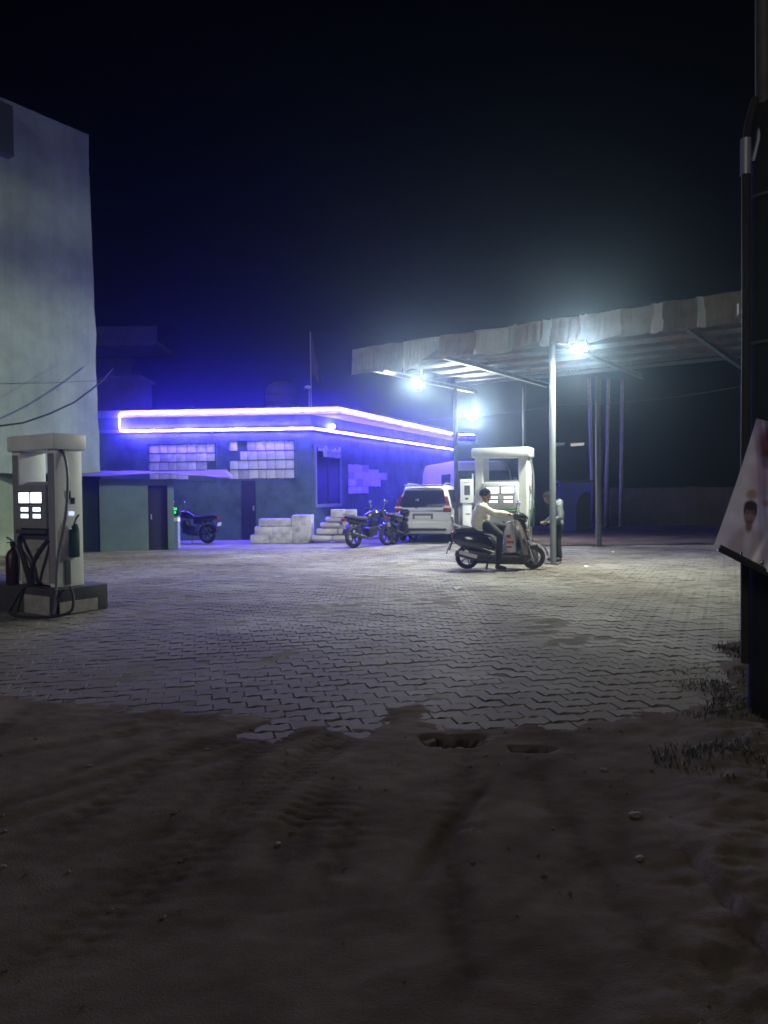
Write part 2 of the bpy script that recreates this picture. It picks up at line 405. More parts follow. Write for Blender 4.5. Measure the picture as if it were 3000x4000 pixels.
def jit(x, y):
    t = noise.noise(Vector((x * 0.8, y * 0.8, 2))); z = 0.010 * t + random.uniform(-0.004, 0.004)
    k = 1.0 if y > 9 else 1.6
    return z, random.uniform(-0.012, 0.012) * k, random.uniform(-0.010, 0.010) * k, random.uniform(-0.02, 0.02)
for (x, y) in cells:
    z, rx_, ry_, dz = jit(x, y)
    if (x, y) in vset:
        inst('paver', pm, yard, (x, y, z), (rx_ * 1.6, ry_ * 1.6, ROWA + dz))
    else:
        V_, F_ = (PV, PF) if y < 12 else (QV, QF)
        o_ = len(SV); cc, ss = math.cos(ROWA + dz), math.sin(ROWA + dz)
        for (a, b_, h) in V_: SV.append((x + a * cc - b_ * ss, y + a * ss + b_ * cc, z + h + a * ry_ - b_ * rx_ * 0.8))
        SF += [tuple(i + o_ for i in f) for f in F_]
sm = bpy.data.meshes.new('far_pavers'); sm.from_pydata(SV, [], SF); sm.materials.append(M_paver)
so = bpy.data.objects.new('far_pavers', sm); C.objects.link(so); so.parent = yard; tag(so, kind='stuff')

# concrete apron in front of the building and bare earth beyond the canopy
M_apron = mat('dusty_concrete', (0.24, 0.225, 0.21), 0.9, var=0.35, vscale=0.8, bump=0.3, bscale=30, spec=0.05)
ap = MB().add([(-24, 21.0, 0.004), (4.3, 21.0, 0.004), (4.3, 60, 0.004), (-24, 60, 0.004)], [(0, 1, 2, 3)]).build('concrete_apron', M_apron); tag(ap, kind='structure')
M_earth = mat('pinkish_earth', (0.16, 0.125, 0.115), 0.95, col2=(0.08, 0.06, 0.055), vscale=1.2, bump=0.6, bscale=20, spec=0.0)
vs = []; fs = []
for j in range(30):
    for i in range(50):
        x = 4.3 + i * 0.5; y = 20.6 + j * 0.5
        vs.append((x, y, 0.015 + 0.05 * max(0, fbm(x, y, 0.6)) + (0.05 * sst(20.6, 21.5, y))))
for j in range(29):
    for i in range(49): fs.append((j * 50 + i, j * 50 + i + 1, (j + 1) * 50 + i + 1, (j + 1) * 50 + i))
em_ = bpy.data.meshes.new('bare_earth'); em_.from_pydata(vs, [], fs); em_.materials.append(M_earth); em_.polygons.foreach_set('use_smooth', [True] * len(em_.polygons))
eo = bpy.data.objects.new('bare_earth', em_); C.objects.link(eo); tag(eo, kind='structure')

# ------------------------------------------------------------------ station building
M_teal = mat('teal_wall_paint', (0.082, 0.145, 0.125), 0.85, var=0.45, vscale=1.3, bump=0.15, bscale=25)
M_slab = mat('pale_blue_slab', (0.20, 0.24, 0.30), 0.8, var=0.15, vscale=2)
M_faint = mat('dark_weathered_concrete', (0.055, 0.052, 0.058), 0.9, var=0.3, vscale=2)
M_paper = mat('white_paper', (0.72, 0.72, 0.74), 0.8, var=0.12, vscale=6)
M_paper2 = mat('greyish_paper', (0.62, 0.62, 0.66), 0.8, var=0.15, vscale=6)
M_paper3 = mat('faded_paper', (0.46, 0.46, 0.52), 0.8, var=0.25, vscale=5)
M_bar = mat('window_bar', (0.03, 0.035, 0.05), 0.6)
CW = Vector((-2.28, 24.6, 0)); FL = Vector((-9.8, 25.15, 0)); SD = Vector((0.425, 1, 0)).normalized(); SE = CW + SD * 15.2
bld = thing('station_building', CW, 0, 'low teal station building outlined by the blue rope light', 'building')
FD = (FL - CW).normalized(); FN = Vector((FD.y, -FD.x, 0)); FN = FN if FN.y < 0 else -FN     # outward normals
SN = Vector((SD.y, -SD.x, 0)); SN = SN if SN.x > 0 else -SN
L0 = Vector((0, 0, 0)); FLl = FL - CW; SEl = SE - CW
MB().prism([(0, 0), (FLl.x, FLl.y), (FLl.x + 4, FLl.y + 15), (SEl.x, SEl.y)], 'z', 0, 4.0).build('wall', M_teal, bld)
ov = FD * (-0.92) + FN * 0.10
slab = [Vector((0, 0, 0)) + ov, Vector(FLl) + FN * 0.10, Vector((FLl.x + 4, FLl.y + 15.2, 0)), SEl + SN * 0.87 + SD * 0.4]
MB().prism([(p.x, p.y) for p in slab], 'z', 4.0, 4.22).build('roof_slab', M_slab, bld)
# soffit band above the lower rope (the beam that carries the slab)
bm_ = [L0 + FN * 0.06 + SN * 0.06, FLl + FN * 0.06, FLl + FN * 0.003, L0 + FN * 0.003 + SN * 0.003, SEl + SN * 0.003, SEl + SN * 0.06]
MB().prism([(p.x, p.y) for p in bm_], 'z', 3.50, 3.60).build('wall_ledge', M_slab, bld)
def on_front(px): # parameter along the facade for a picture column
    d = (px - 1500) / F
    a = CW; k = (a.x - d * a.y) / (d * FD.y - FD.x); return k
def on_side(px):
    d = (px - 1500) / F
    return (CW.x - d * CW.y) / (d * SD.y - SD.x)
def wall_panel(o0, D, N, k0, k1, z0, z1, t0, t1, mb=None):
    mb = mb or MB(); ps = [o0 + D * k0 + N * t0, o0 + D * k1 + N * t0, o0 + D * k1 + N * t1, o0 + D * k0 + N * t1]
    return mb.prism([(p.x, p.y) for p in ps], 'z', z0, z1)
def papers(win, o0, D, N, k0, k1, zb, zt, rows, skip, bars=True, seed=1, cols=7, thick=0.004):
    rnd = random.Random(seed); rh = (zt - zb) / rows
    for r in range(rows):
        z1 = zt - r * rh; z0 = z1 - rh; edges = [k0 + (k1 - k0) * (i + (rnd.uniform(-0.16, 0.16) if 0 < i < cols else 0)) / cols for i in range(cols + 1)]
        for i in range(cols):
            if (r, i) in skip: continue
            t = 0.012 + rnd.uniform(0, 0.012)
            mb = MB(); a, b_ = edges[i] + 0.006, edges[i + 1] - 0.006
            dz0 = rnd.uniform(0.0, 0.012); dz1 = rnd.uniform(0, 0.008)
            # a sheet with a slight belly
            nseg = 4; vsx = []; fsx = []
            for j in range(nseg + 1):
                for q in range(3):
                    k = a + (b_ - a) * j / nseg; z = z0 + dz0 + (z1 - dz1 - z0 - dz0) * q / 2 + rnd.uniform(-0.012, 0.012)
                    p = o0 + D * k + N * (t + 0.035 * math.sin(math.pi * j / nseg) * rnd.uniform(0.3, 1) * (1 if q < 2 else 0.4)); vsx.append((p.x, p.y, z))
            m_ = len(vsx); vsx += [(p[0] - N.x * thick, p[1] - N.y * thick, p[2]) for p in vsx]
            for j in range(nseg):
                for q in range(2):
                    s0 = j * 3 + q; fsx.append((s0, s0 + 3, s0 + 4, s0 + 1)); fsx.append((m_ + s0, m_ + s0 + 1, m_ + s0 + 4, m_ + s0 + 3))
            for j in range(nseg):
                fsx.append((j * 3, m_ + j * 3, m_ + j * 3 + 3, j * 3 + 3)); fsx.append((j * 3 + 2, j * 3 + 5, m_ + j * 3 + 5, m_ + j * 3 + 2))
            mb.add(vsx, fsx).build('paper_sheet', rnd.choice((M_paper, M_paper, M_paper, M_paper2, M_paper2, M_paper3)), win, smooth=True)
        if bars and r > 0:
            wall_panel(o0, D, N, k0 - 0.03, k1 + 0.03, z1 - 0.012, z1 + 0.012, 0.045, 0.062).build('bar', M_bar, win)
    return win
def z_at(py, Y, px): return at(px, py, Y).z
# two facade windows
for (p0, p1, zt, zb, skip, sd) in ((844, 588, 3.10, 1.98, {(2, 0), (3, 0), (3, 1), (3, 2)}, 3), (1152, 901, 3.16, 1.97, {(0, 5), (1, 6)}, 5)):
    k0, k1 = on_front(p0), on_front(p1)
    w = wall_panel(L0, FD, FN, k0 - 0.02, k1 + 0.02, zb - 0.02, zt + 0.02, 0.003, 0.008).build('window', M_teal, bld)
    papers(w, L0, FD, FN, k0, k1, zb, zt, 4, skip, True, sd)
    fr = MB()
    for (a, b_, z0, z1) in ((k0 - 0.06, k0 - 0.022, zb - 0.06, zt + 0.06), (k1 + 0.022, k1 + 0.06, zb - 0.06, zt + 0.06), (k0 - 0.022, k1 + 0.022, zt + 0.022, zt + 0.06), (k0 - 0.022, k1 + 0.022, zb - 0.06, zb - 0.022)):
        wall_panel(L0, FD, FN, a, b_, z0, z1, 0.002, 0.05, fr)
    fr.build('frame', M_teal, w)
# dark door in the facade, window and papers on the side wall
kd0, kd1 = on_front(1000), on_front(945)
dr = wall_panel(L0, FD, FN, kd0, kd1, 0.0, 1.95, 0.003, 0.03).build('door', mat('dark_blue_door', (0.02, 0.025, 0.05), 0.5), bld)
wall_panel(L0, FD, FN, kd0 + 0.05, kd0 + 0.09, 0.95, 1.10, 0.032, 0.07).build('handle', M_steel, dr)
k0, k1 = on_side(1234), on_side(1326)
w = wall_panel(L0, SD, SN, k0, k1, 1.13, 2.95, 0.003, 0.02).build('window', mat('blue_dark_glass', (0.012, 0.014, 0.05), 0.25), bld)
fr = MB()
for (a, b_, z0, z1) in ((k0 - 0.09, k0 - 0.002, 1.02, 3.06), (k1 + 0.002, k1 + 0.09, 1.02, 3.06), (k0 - 0.002, k1 + 0.002, 2.952, 3.06), (k0 - 0.002, k1 + 0.002, 1.02, 1.128)):
    wall_panel(L0, SD, SN, a, b_, z0, z1, 0.002, 0.06, fr)
fr.build('frame', M_slab, w)
MB_ = wall_panel(L0, SD, SN, (k0 + k1) / 2 - 0.03, (k0 + k1) / 2 + 0.03, 1.13, 2.95, 0.022, 0.035).build('mullion', M_bar, w)
papers(w, L0 + SN * 0.03, SD, SN, k0 + 0.12, k1 + 0.1, 2.66, 3.04, 2, {(1, 0)}, False, 8, 5)
kp0, kp1 = on_side(1360), on_side(1512)
pb = wall_panel(L0, SD, SN, kp0 + 0.1, kp1 - 0.8, 1.75, 2.35, 0.003, 0.008).build('notice_panel', M_paper2, bld)
papers(pb, L0, SD, SN, kp0, kp1, 1.45, 2.5, 4, {(0, 4), (0, 5), (3, 3), (3, 4), (3, 5), (0, 3), (2, 5)}, False, 12, 6)
# parapet room, tank, flag pole, small bulb post on the roof
stair = MB().box((0, 0, 0.62), (1.5, 1.6, 1.24), bev=0.01).box((0, 0, 1.28), (1.7, 1.8, 0.08)).build('stair_room', M_faint, bld)
stair.location = (at(485, 1600, 27.0).x - CW.x, 27.0 - CW.y, 4.22)
tk = thing('water_tank', (at(1100, 1600, 27.0).x, 27.0, 4.22), 0, 'round water tank standing on the station roof', 'tank')
tb = MB(); rings = []
for (z, r) in ((0.0, 0.5), (0.03, 0.54), (0.3, 0.55), (0.33, 0.53), (0.36, 0.55), (0.62, 0.55), (0.65, 0.53), (0.68, 0.55), (0.9, 0.55), (1.05, 0.46), (1.12, 0.30)):
    rings.append([(r * math.cos(t * math.pi / 12), r * math.sin(t * math.pi / 12), z) for t in range(24)])
tb.loft(rings).build('body', mat('tank_grey_blue', (0.06, 0.065, 0.09), 0.7), tk, smooth=True)
MB().cyl((0, 0, 1.10), (0, 0, 1.17), 0.22, 0.20, 18).build('lid', M_dgrey, tk)
fp = thing('flag_pole', (at(1216, 1600, 27.5).x, 27.5, 4.22), 0, 'thin flag pole with a drooping flag above the roof', 'flag pole')
MB().cyl((0, 0, 0), (0, 0, 3.0), 0.022, 0.016, 8).build('pole', M_steel, fp, smooth=True)
vs = []; fs = []
for i in range(9):
    for j in range(13):
        u, v_ = i / 8, j / 12
        vs.append((0.03 + 0.42 * u * (0.35 + 0.65 * v_) , 0.07 * math.sin(u * 9 + v_ * 3) * (0.3 + u), 2.95 - 1.5 * v_ - 0.75 * u * (1 - 0.3 * v_)))
for i in range(8):
    for j in range(12): fs.append((i * 13 + j, (i + 1) * 13 + j, (i + 1) * 13 + j + 1, i * 13 + j + 1))
flg = MB().add(vs, fs).build('flag', mat('faded_flag', (0.13, 0.10, 0.11), 0.9, transl=0.3), fp, smooth=True)
sm_ = flg.modifiers.new('thick', 'SOLIDIFY'); sm_.thickness = 0.004
rp_ = thing('roof_lamp_post', (at(1208, 1600, 26.0).x, 26.0, 4.22), 0, 'short post with a small unlit lamp on the roof edge', 'lamp')
MB().cyl((0, 0, 0), (0, 0, 0.78), 0.02, 0.02, 8).build('post', M_steel, rp_)
MB().ell((-0.03, -0.03, 0.83), (0.12, 0.09, 0.06)).build('lamp_head', M_white, rp_, smooth=True)

# ------------------------------------------------------------------ rope lights
M_led = emat('violet_rope_light', (0.085, 0.045, 1.0), LED)
def wav(p0, p1, n, amp, seed):
    rnd = random.Random(seed); r = []
    for i in range(n + 1):
        t = i / n; p = Vector(p0).lerp(Vector(p1), t); k = amp * (0 if i in (0, n) else 1)
        r.append(p + Vector((0, 0, k * (math.sin(i * 1.7 + seed) * 0.6 + rnd.uniform(-0.5, 0.5)))))
    return r
zt, zl = 4.12, 3.55
upL = CW + FD * on_front(484) + FN * 0.15; upR = CW + FD * (-0.95) + FN * 0.15
loL = CW + FD * on_front(484) + FN * 0.15; loR = CW + FN * 0.09 + SN * 0.09
pts = wav((loR.x, loR.y, zl), (loL.x + 0.15, loL.y, zl + 0.01), 26, 0.02, 3) + bez((loL.x + 0.02, loL.y, zl + 0.02), (loL.x - 0.05, loL.y, zl + 0.1), (loL.x - 0.05, loL.y, zt - 0.15), (loL.x, loL.y, zt - 0.02), 6) + wav((upL.x + 0.12, upL.y, zt + 0.01), (upR.x, upR.y, zt + 0.03), 30, 0.018, 5)
tag(MB().tube(pts, 0.012, 8).build('rope_light', M_led, None, True), 'glowing rope light looped along the top of the facade', 'rope light')
c2 = CW + ov + SN * 0.05 + FD * 0.0
dpts = wav((upR.x + 0.02, upR.y, zt + 0.02), tuple((CW + SN * 0.93 + SD * 11.6)[:2]) + (zt - 0.02,), 36, 0.015, 7)
tag(MB().tube(dpts, 0.011, 8).build('rope_light', M_led, None, True), 'upper glowing rope light along the side eave', 'rope light')
lp = wav((loR.x, loR.y, zl), tuple((CW + SN * 0.10 + SD * 14.2)[:2]) + (zl + 0.0,), 36, 0.015, 9)
tag(MB().tube(lp, 0.011, 8).build('rope_light', M_led, None, True), 'lower glowing rope light along the side wall', 'rope light')
q0 = CW + SN * 0.95 + SD * 12.0
tag(MB().tube(wav((q0.x + 0.2, q0.y, zt - 0.02), (q0.x + 0.9, q0.y + 0.4, zt - 0.03), 5, 0.01, 2), 0.011, 8).build('rope_light', M_led, None, True), 'short end piece of rope light near the floodlight', 'rope light')

# ------------------------------------------------------------------ lamps
def floodlight(loc, face, tilt, w, h, strength, col, label):
    # face: heading of the beam about z (0 = towards -Y), tilt: degrees below the horizontal; the lens itself gives the light
    t = thing('floodlight', loc, face, label, 'floodlight')
    tl = (R(tilt), 0, 0)
    MB().box((0, 0.055, 0), (w + 0.06, 0.09, h + 0.06), None, 0.012).build('housing', M_dgrey, t).rotation_euler = tl
    fins = MB()
    for i in range(7): fins.box((-w / 2 + i * w / 6, 0.125, 0), (0.012, 0.05, h))
    fins.build('cooling_fins', M_dgrey, t).rotation_euler = tl
    rings = []
    for (s_, d_) in ((1.0, 0.0), (0.97, -0.008), (0.8, -0.012), (0.45, -0.015)):
        r = []
        for i in range(16):
            a = 2 * math.pi * i / 16; ca_, sa_ = math.cos(a), math.sin(a)
            r.append((w / 2 * s_ * math.copysign(abs(ca_) ** 0.5, ca_), 0.009 + d_, h / 2 * s_ * math.copysign(abs(sa_) ** 0.5, sa_)))
        rings.append(r)
    MB().loft(rings).build('lens', emat('flood_lens_%d' % int(strength), col, strength * FLOOD), t, True).rotation_euler = tl
    MB().box((0, 0.12, h / 2 + 0.12), (0.04, 0.03, 0.26)).build('bracket', M_steel, t)
    return t
p = at(1630, 1498, 18.9); floodlight(p, R(-62), 28, 0.26, 0.20, 3500, (0.94, 1.0, 0.84), 'left floodlight under the drooping canopy end')
p = at(1843, 1620, 23.3); floodlight(p, R(-12), 28, 0.30, 0.22, 2900, (0.95, 1.0, 0.88), 'lowest floodlight, hanging behind above the white dispenser')
p = at(2262, 1362, 14.95); floodlight(p, R(-34), 62, 0.28, 0.16, 3500, (0.98, 1.0, 0.86), 'brightest floodlight on the canopy front edge beside the post')
p = at(2912, 1252, 13.4); floodlight(p, R(60), 35, 0.14, 0.10, 60, (0.85, 0.95, 1.0), 'dim small lamp at the right end of the canopy fascia')
# wall bulb on the side of the building
p = at(1300, 1665, 25.75)
wl = thing('wall_lamp', p, 0, 'small round bulb lamp on the side wall above the dark window', 'wall lamp')
MB().ell((0, 0, 0), (0.075, 0.06, 0.06)).build('bulb', emat('bulb_glow', (1.0, 0.97, 0.95), 60.0), wl, True)
MB().cyl((-0.04, 0.03, 0.03), (-0.13, 0.10, 0.06), 0.03, 0.04, 10).build('holder', M_white, wl, True)

# ------------------------------------------------------------------ canopy
A0 = Vector((-0.6, 18.3, 0)); U = Vector((0.826, -0.563, 0)); V = Vector((0.563, 0.826, 0)); CL, CDp, CH = 11.5, 6.0, 4.45
cn = thing('fuel_canopy', A0, math.atan2(U.y, U.x), 'shabby corrugated fuel canopy on steel posts with patched fascia', 'canopy')
# local frame: x along the front edge, y to the back
M_sheet = mat('zinc_sheet', (0.24, 0.25, 0.26), 0.6, metal=0.1, var=0.3, vscale=1.5)
M_beam = mat('dark_beam_paint', (0.10, 0.105, 0.11), 0.6, var=0.2, vscale=4)
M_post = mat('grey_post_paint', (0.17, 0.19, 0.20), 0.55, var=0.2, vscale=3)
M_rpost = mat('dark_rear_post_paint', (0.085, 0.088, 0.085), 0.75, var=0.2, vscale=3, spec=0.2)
M_sheet2 = mat('rusty_sheet', (0.30, 0.20, 0.15), 0.7, metal=0.1, var=0.4, vscale=2.5)
for k in range(11):
    vs = []; fs = []; n = 44; x0 = k * 1.05 - 0.05
    for i in range(n + 1):
        x = x0 + 1.10 * i / n; h = 0.014 * math.sin(2 * math.pi * i / 4 ) + 0.004 * (k % 2)
        for y in (-0.12, 2.0, 4.0, 6.15): vs.append((x, y, CH + 0.22 + h + 0.03 * y))
    for i in range(n):
        for j in range(3): fs.append((i * 4 + j, (i + 1) * 4 + j, (i + 1) * 4 + j + 1, i * 4 + j + 1))
    MB().add(vs, fs).build('roof_sheet', M_sheet if k % 4 != 2 else M_sheet2, cn, True)
for y in (0.1, 1.25, 2.5, 3.75, 5.0, 5.95):
    MB().box((CL / 2, y, CH + 0.12 + 0.03 * y), (CL + 0.2, 0.05, 0.09)).build('purlin', M_beam, cn)
for x in (0.05, 2.3, 4.95, 7.4, 9.9, 11.4):
    MB().box((x, 3.0, CH - 0.02), (0.09, 6.0, 0.012)).box((x, 3.0, CH + 0.03), (0.012, 6.0, 0.088)).box((x, 3.0, CH + 0.08), (0.09, 6.0, 0.012)).build('rafter', M_beam, cn)
for (x, y, r) in ((4.83, 0.08, 0.062), (0.1, 4.6, 0.06), (1.7, 5.75, 0.05), (4.08, 5.08, 0.075), (10.6, 0.1, 0.07), (10.6, 5.7, 0.07)):
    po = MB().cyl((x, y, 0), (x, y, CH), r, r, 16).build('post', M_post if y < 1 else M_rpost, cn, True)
    MB().box((x, y, 0.015), (0.26, 0.26, 0.02), None, 0.004).build('base_plate', M_dgrey, po)
# fascia sheets: each one bent and hung a little differently
M_fw = mat('whitish_sheet', (0.50, 0.52, 0.51), 0.6, var=0.18, vscale=2.2)
M_fg = mat('grey_sheet', (0.33, 0.35, 0.34), 0.6, var=0.2, vscale=2.0)
M_fp = mat('faded_red_sheet', (0.34, 0.265, 0.24), 0.65, var=0.25, vscale=3)
M_fb = mat('brown_sheet', (0.15, 0.132, 0.118), 0.7, var=0.3, vscale=2)
def cx(px):   # canopy-local x of a picture column on the front edge
    d = (px - 1500) / F; return (A0.x - d * A0.y) / (d * U.y - U.x)
FAS = [  # px0, px1, top, bottom0, bottom1, material, curl at foot
    (1398, 1525, 4.86, 4.28, 4.24, M_fg, 0.02), (1520, 1600, 4.86, 4.24, 4.22, M_fg, 0.05), (1594, 1760, 4.87, 4.20, 4.44, M_fw, -0.05),
    (1738, 1880, 4.88, 4.38, 4.36, M_fp, 0.16), (1872, 2016, 4.88, 4.36, 4.36, M_fw, 0.05), (2006, 2036, 4.89, 4.37, 4.39, M_fg, 0.02),
    (2028, 2146, 4.89, 4.38, 4.47, M_fp, 0.03), (2138, 2172, 4.90, 4.36, 4.34, M_fw, 0.20), (2166, 2286, 4.90, 4.36, 4.34, M_fp, 0.14),
    (2278, 2306, 4.90, 4.33, 4.33, M_fw, 0.08), (2300, 2444, 4.90, 4.33, 4.38, M_fw, 0.10), (2438, 2566, 4.90, 4.38, 4.38, M_fg, 0.04),
    (2556, 2604, 4.92, 4.36, 4.36, M_fw, 0.10), (2598, 2732, 4.92, 4.36, 4.35, M_fb, 0.06), (2726, 2764, 4.92, 4.36, 4.38, M_fg, 0.02),
    (2758, 2905, 4.92, 4.36, 4.36, M_fb, 0.01), (2898, 3090, 4.92, 4.36, 4.36, M_fg, 0.03), (3084, 3300, 4.92, 4.36, 4.36, M_fb, 0.03)]
for k, (p0, p1, zt_, b0, b1, m_, curl) in enumerate(FAS):
    a, b_ = cx(p0), cx(min(p1, 3300)); n = max(8, int((b_ - a) / 0.022)); vs = []; fs = []; nv = 6
    rnd = random.Random(k); ph = rnd.uniform(0, 6); tilt_ = rnd.uniform(-0.02, 0.03)
    for i in range(n + 1):
        u = i / n; x = a + (b_ - a) * u; bot = b0 + (b1 - b0) * u + 0.02 * math.sin(u * 5 + ph)
        tp = zt_ + 0.012 * math.sin(u * 4 + ph)
        for j in range(nv + 1):
            v_ = j / nv
            y = -0.14 - 0.014 * (k % 2) - 0.012 * math.sin(2 * math.pi * x / 0.10) - curl * v_ ** 2.5 - tilt_ * v_ - 0.03 * math.sin(u * math.pi) * v_ - 0.02
            vs.append((x, y, tp + (bot - tp) * v_))
    for i in range(n):
        for j in range(nv): fs.append((i * (nv + 1) + j, (i + 1) * (nv + 1) + j, (i + 1) * (nv + 1) + j + 1, i * (nv + 1) + j + 1))
    fo = MB().add(vs, fs).build('fascia_sheet', m_, cn, True)
    q = fo.modifiers.new('thick', 'SOLIDIFY'); q.thickness = 0.003
# torn flap turned back at the left, in a darker grey sheet
fl = MB().add([(cx(1672), -0.20, 4.40), (cx(1758), -0.30, 4.62), (cx(1762), -0.24, 4.36), (cx(1672), -0.205, 4.397), (cx(1758), -0.305, 4.617), (cx(1762), -0.245, 4.357)], [(0, 1, 2), (3, 5, 4), (0, 3, 4, 1), (1, 4, 5, 2), (2, 5, 3, 0)]).build('torn_flap', mat('dark_sheet', (0.16, 0.16, 0.17), 0.7), cn)
# wires strung under the canopy
for (a, b_, sag, lab) in ((at(2130, 1580, 20.5), at(2990, 1490, 16), 0.15, 'thin wire strung under the canopy towards the right'), (at(1500, 1640, 24), at(2160, 1585, 21), 0.12, 'thin wire strung from the building to the canopy post')):
    tag(MB().tube([a.lerp(b_, i / 14) - Vector((0, 0, sag * 4 * (i / 14) * (1 - i / 14))) for i in range(15)], 0.006, 5).build('overhead_wire', M_dgrey), lab, 'wire')

# ------------------------------------------------------------------ fuel dispensers
def hose(name, pts, r, m, parent): return MB().tube(pts, r, 8).build(name, m, parent, True)
def nozzle(parent, x, y, z):
    nz = MB().box((x, y, z), (0.05, 0.10, 0.10), rx3(R(20)), 0.012).tube([(x, y - 0.03, z + 0.04), (x, y + 0.02, z + 0.13), (x, y + 0.07, z + 0.17)], 0.014, 8).tube([(x, y - 0.05, z - 0.02), (x, y - 0.06, z - 0.16), (x, y - 0.01, z - 0.22), (x, y + 0.03, z - 0.05)], 0.012, 6)
    return nz.build('nozzle', M_green, parent, True)
def dispenser(loc, rz, label, left, H=1.93):
    t = thing('fuel_dispenser', loc, rz, label, 'fuel dispenser', 'fuel dispensers')
    w, d = 1.10, 0.50; zc = H - 0.19
    front = M_grey if left else M_white
    for sx in (-1, 1):
        col = MB().box((sx * 0.455, 0, zc / 2), (0.19, d, zc), None, 0.02).build('column', M_white, t, True)
        MB().box((sx * 0.455, -d / 2 - 0.006, zc / 2), (0.15, 0.01, zc - 0.10), None, 0.004).build('column_trim', front if left else M_white, col)
    MB().box((0, 0, H - 0.095), (w + 0.10, d + 0.12, 0.20), None, 0.025).build('cap', M_white, t, True)
    MB().box((0, 0.01, 0.62), (0.72, d - 0.08, 1.20), None, 0.012).build('body', M_beige if left else M_white, t, True)
    MB().prism([(-0.20, 1.22), (0.20, 1.22), (0.20, 1.30), (-0.10, 1.34), (-0.20, 1.30)], 'x', -0.36, 0.36).build('body_top', front, t)
    hd = MB().box((0, -0.255, 1.02), (0.74, 0.10, 0.56), None, 0.018).build('display_head', front, t, True)
    for sx in (-1, 1):
        x = sx * 0.155
        bz = MB().box((x, -0.309, 1.135), (0.30, 0.012, 0.17), None, 0.004).build('display_bezel', M_black, hd)
        MB().box((x, -0.317, 1.135), (0.27, 0.008, 0.135), None, 0.003).build('display', M_disp, hd)
        for z in (0.985, 0.90):
            MB().box((x + 0.01, -0.309, z), (0.22, 0.012, 0.075), None, 0.004).build('display_bezel', M_black, hd)
            MB().box((x + 0.01, -0.317, z), (0.19, 0.008, 0.052), None, 0.003).build('display', M_disp, hd)
    MB().box((0, -0.27, 0.70), (0.74, 0.13, 0.05), None, 0.012).build('ledge', M_dgrey if left else mat('green_strip', (0.10, 0.22, 0.12), 0.5), t, True)
    MB().box((0, -0.225, 0.63), (0.70, 0.02, 0.05)).build('vent_strip', M_dgrey if left else M_grey, t)
    MB().box((0, -0.216, 0.31), (0.62, 0.02, 0.52), None, 0.006).build('lower_panel', M_beige if left else M_white, t)
    MB().box((0.05, -0.229, 0.44), (0.06, 0.006, 0.09)).build('lock_plate', M_dgrey, t)
    MB().box((0.04, -0.229, 0.36), (0.16, 0.006, 0.018)).build('name_plate', M_dgrey, t)
    # nozzle side (right column, outer face)
    xs = 0.555
    MB().box((xs, -0.02, 1.17), (0.016, 0.08, 0.10), None, 0.004).build('keypad', M_black, t)
    MB().box((xs, 0.06, 1.09), (0.016, 0.07, 0.08), None, 0.004).build('keypad', M_black, t)
    MB().box((xs, 0.03, 0.93), (0.014, 0.10, 0.05), None, 0.004).build('side_lamp', emat('bluish_led', (0.45, 0.55, 1.0), 1.6), t)
    MB().box((xs + 0.03, 0.05, 0.55), (0.08, 0.16, 0.36), None, 0.02).build('nozzle_boot', M_green, t, True)
    nozzle(t, xs + 0.06, 0.05, 0.74)
    MB().box((xs + 0.004, -0.06, 0.18), (0.012, 0.10, 0.30), None, 0.004).build('side_stain_plate', M_dgrey, t)
    hose('hose', bez((xs - 0.01, -0.12, zc), (xs + 0.14, -0.02, zc - 0.25), (xs + 0.10, -0.16, 0.80), (xs + 0.02, -0.22, 0.50), 18) + bez((xs + 0.02, -0.24, 0.44), (xs + 0.0, -0.28, 0.2), (xs + 0.10, -0.34, -0.1), (xs + 0.12, -0.42, -0.30), 12), 0.022, mat('grey_hose', (0.12, 0.13, 0.13), 0.5), t)
    if left:
        hose('hose', bez((-0.36, -0.26, 0.62), (-0.20, -0.44, 0.55), (0.05, -0.44, 0.35), (0.06, -0.36, 0.02), 16), 0.036, M_rubber, t)
        hose('hose', bez((0.37, -0.27, 0.60), (0.30, -0.46, 0.40), (0.12, -0.46, 0.25), (0.10, -0.36, 0.02), 16), 0.034, M_rubber, t)
        hose('hose', bez((-0.33, -0.27, 0.44), (-0.12, -0.42, 0.42), (0.0, -0.42, 0.15), (0.02, -0.36, 0.0), 14), 0.022, M_rubber, t)
    return t
TH = R(34)
Nn = Vector((-4.09, 9.45, 0)); u_ = Vector((math.cos(TH), -math.sin(TH), 0)); v_ = Vector((math.sin(TH), math.cos(TH), 0))
isl = thing('pump_island', Nn, -TH, 'dark concrete pump island under the left fuel dispenser', 'island')
MB().box((-1.6, 0.40, 0.17), (3.2, 0.80, 0.34), None, 0.025).build('kerb_block', M_conc, isl, True)
MB().box((-0.32, -0.012, 0.13), (0.55, 0.02, 0.24), None, 0.01).build('pale_patch', mat('pale_cement', (0.33, 0.31, 0.29), 0.9, var=0.3, vscale=8), isl)
MB().box((0.010, 0.35, 0.09), (0.018, 0.55, 0.16), None, 0.008).build('pale_patch', MATS['pale_cement'], isl)
dl = dispenser(Nn - u_ * 0.56 + v_ * 0.31 + Vector((0, 0, 0.34)), -TH, 'white and grey fuel dispenser on the dark island at left', True)
dl.scale = (0.87, 0.76, 1.0)
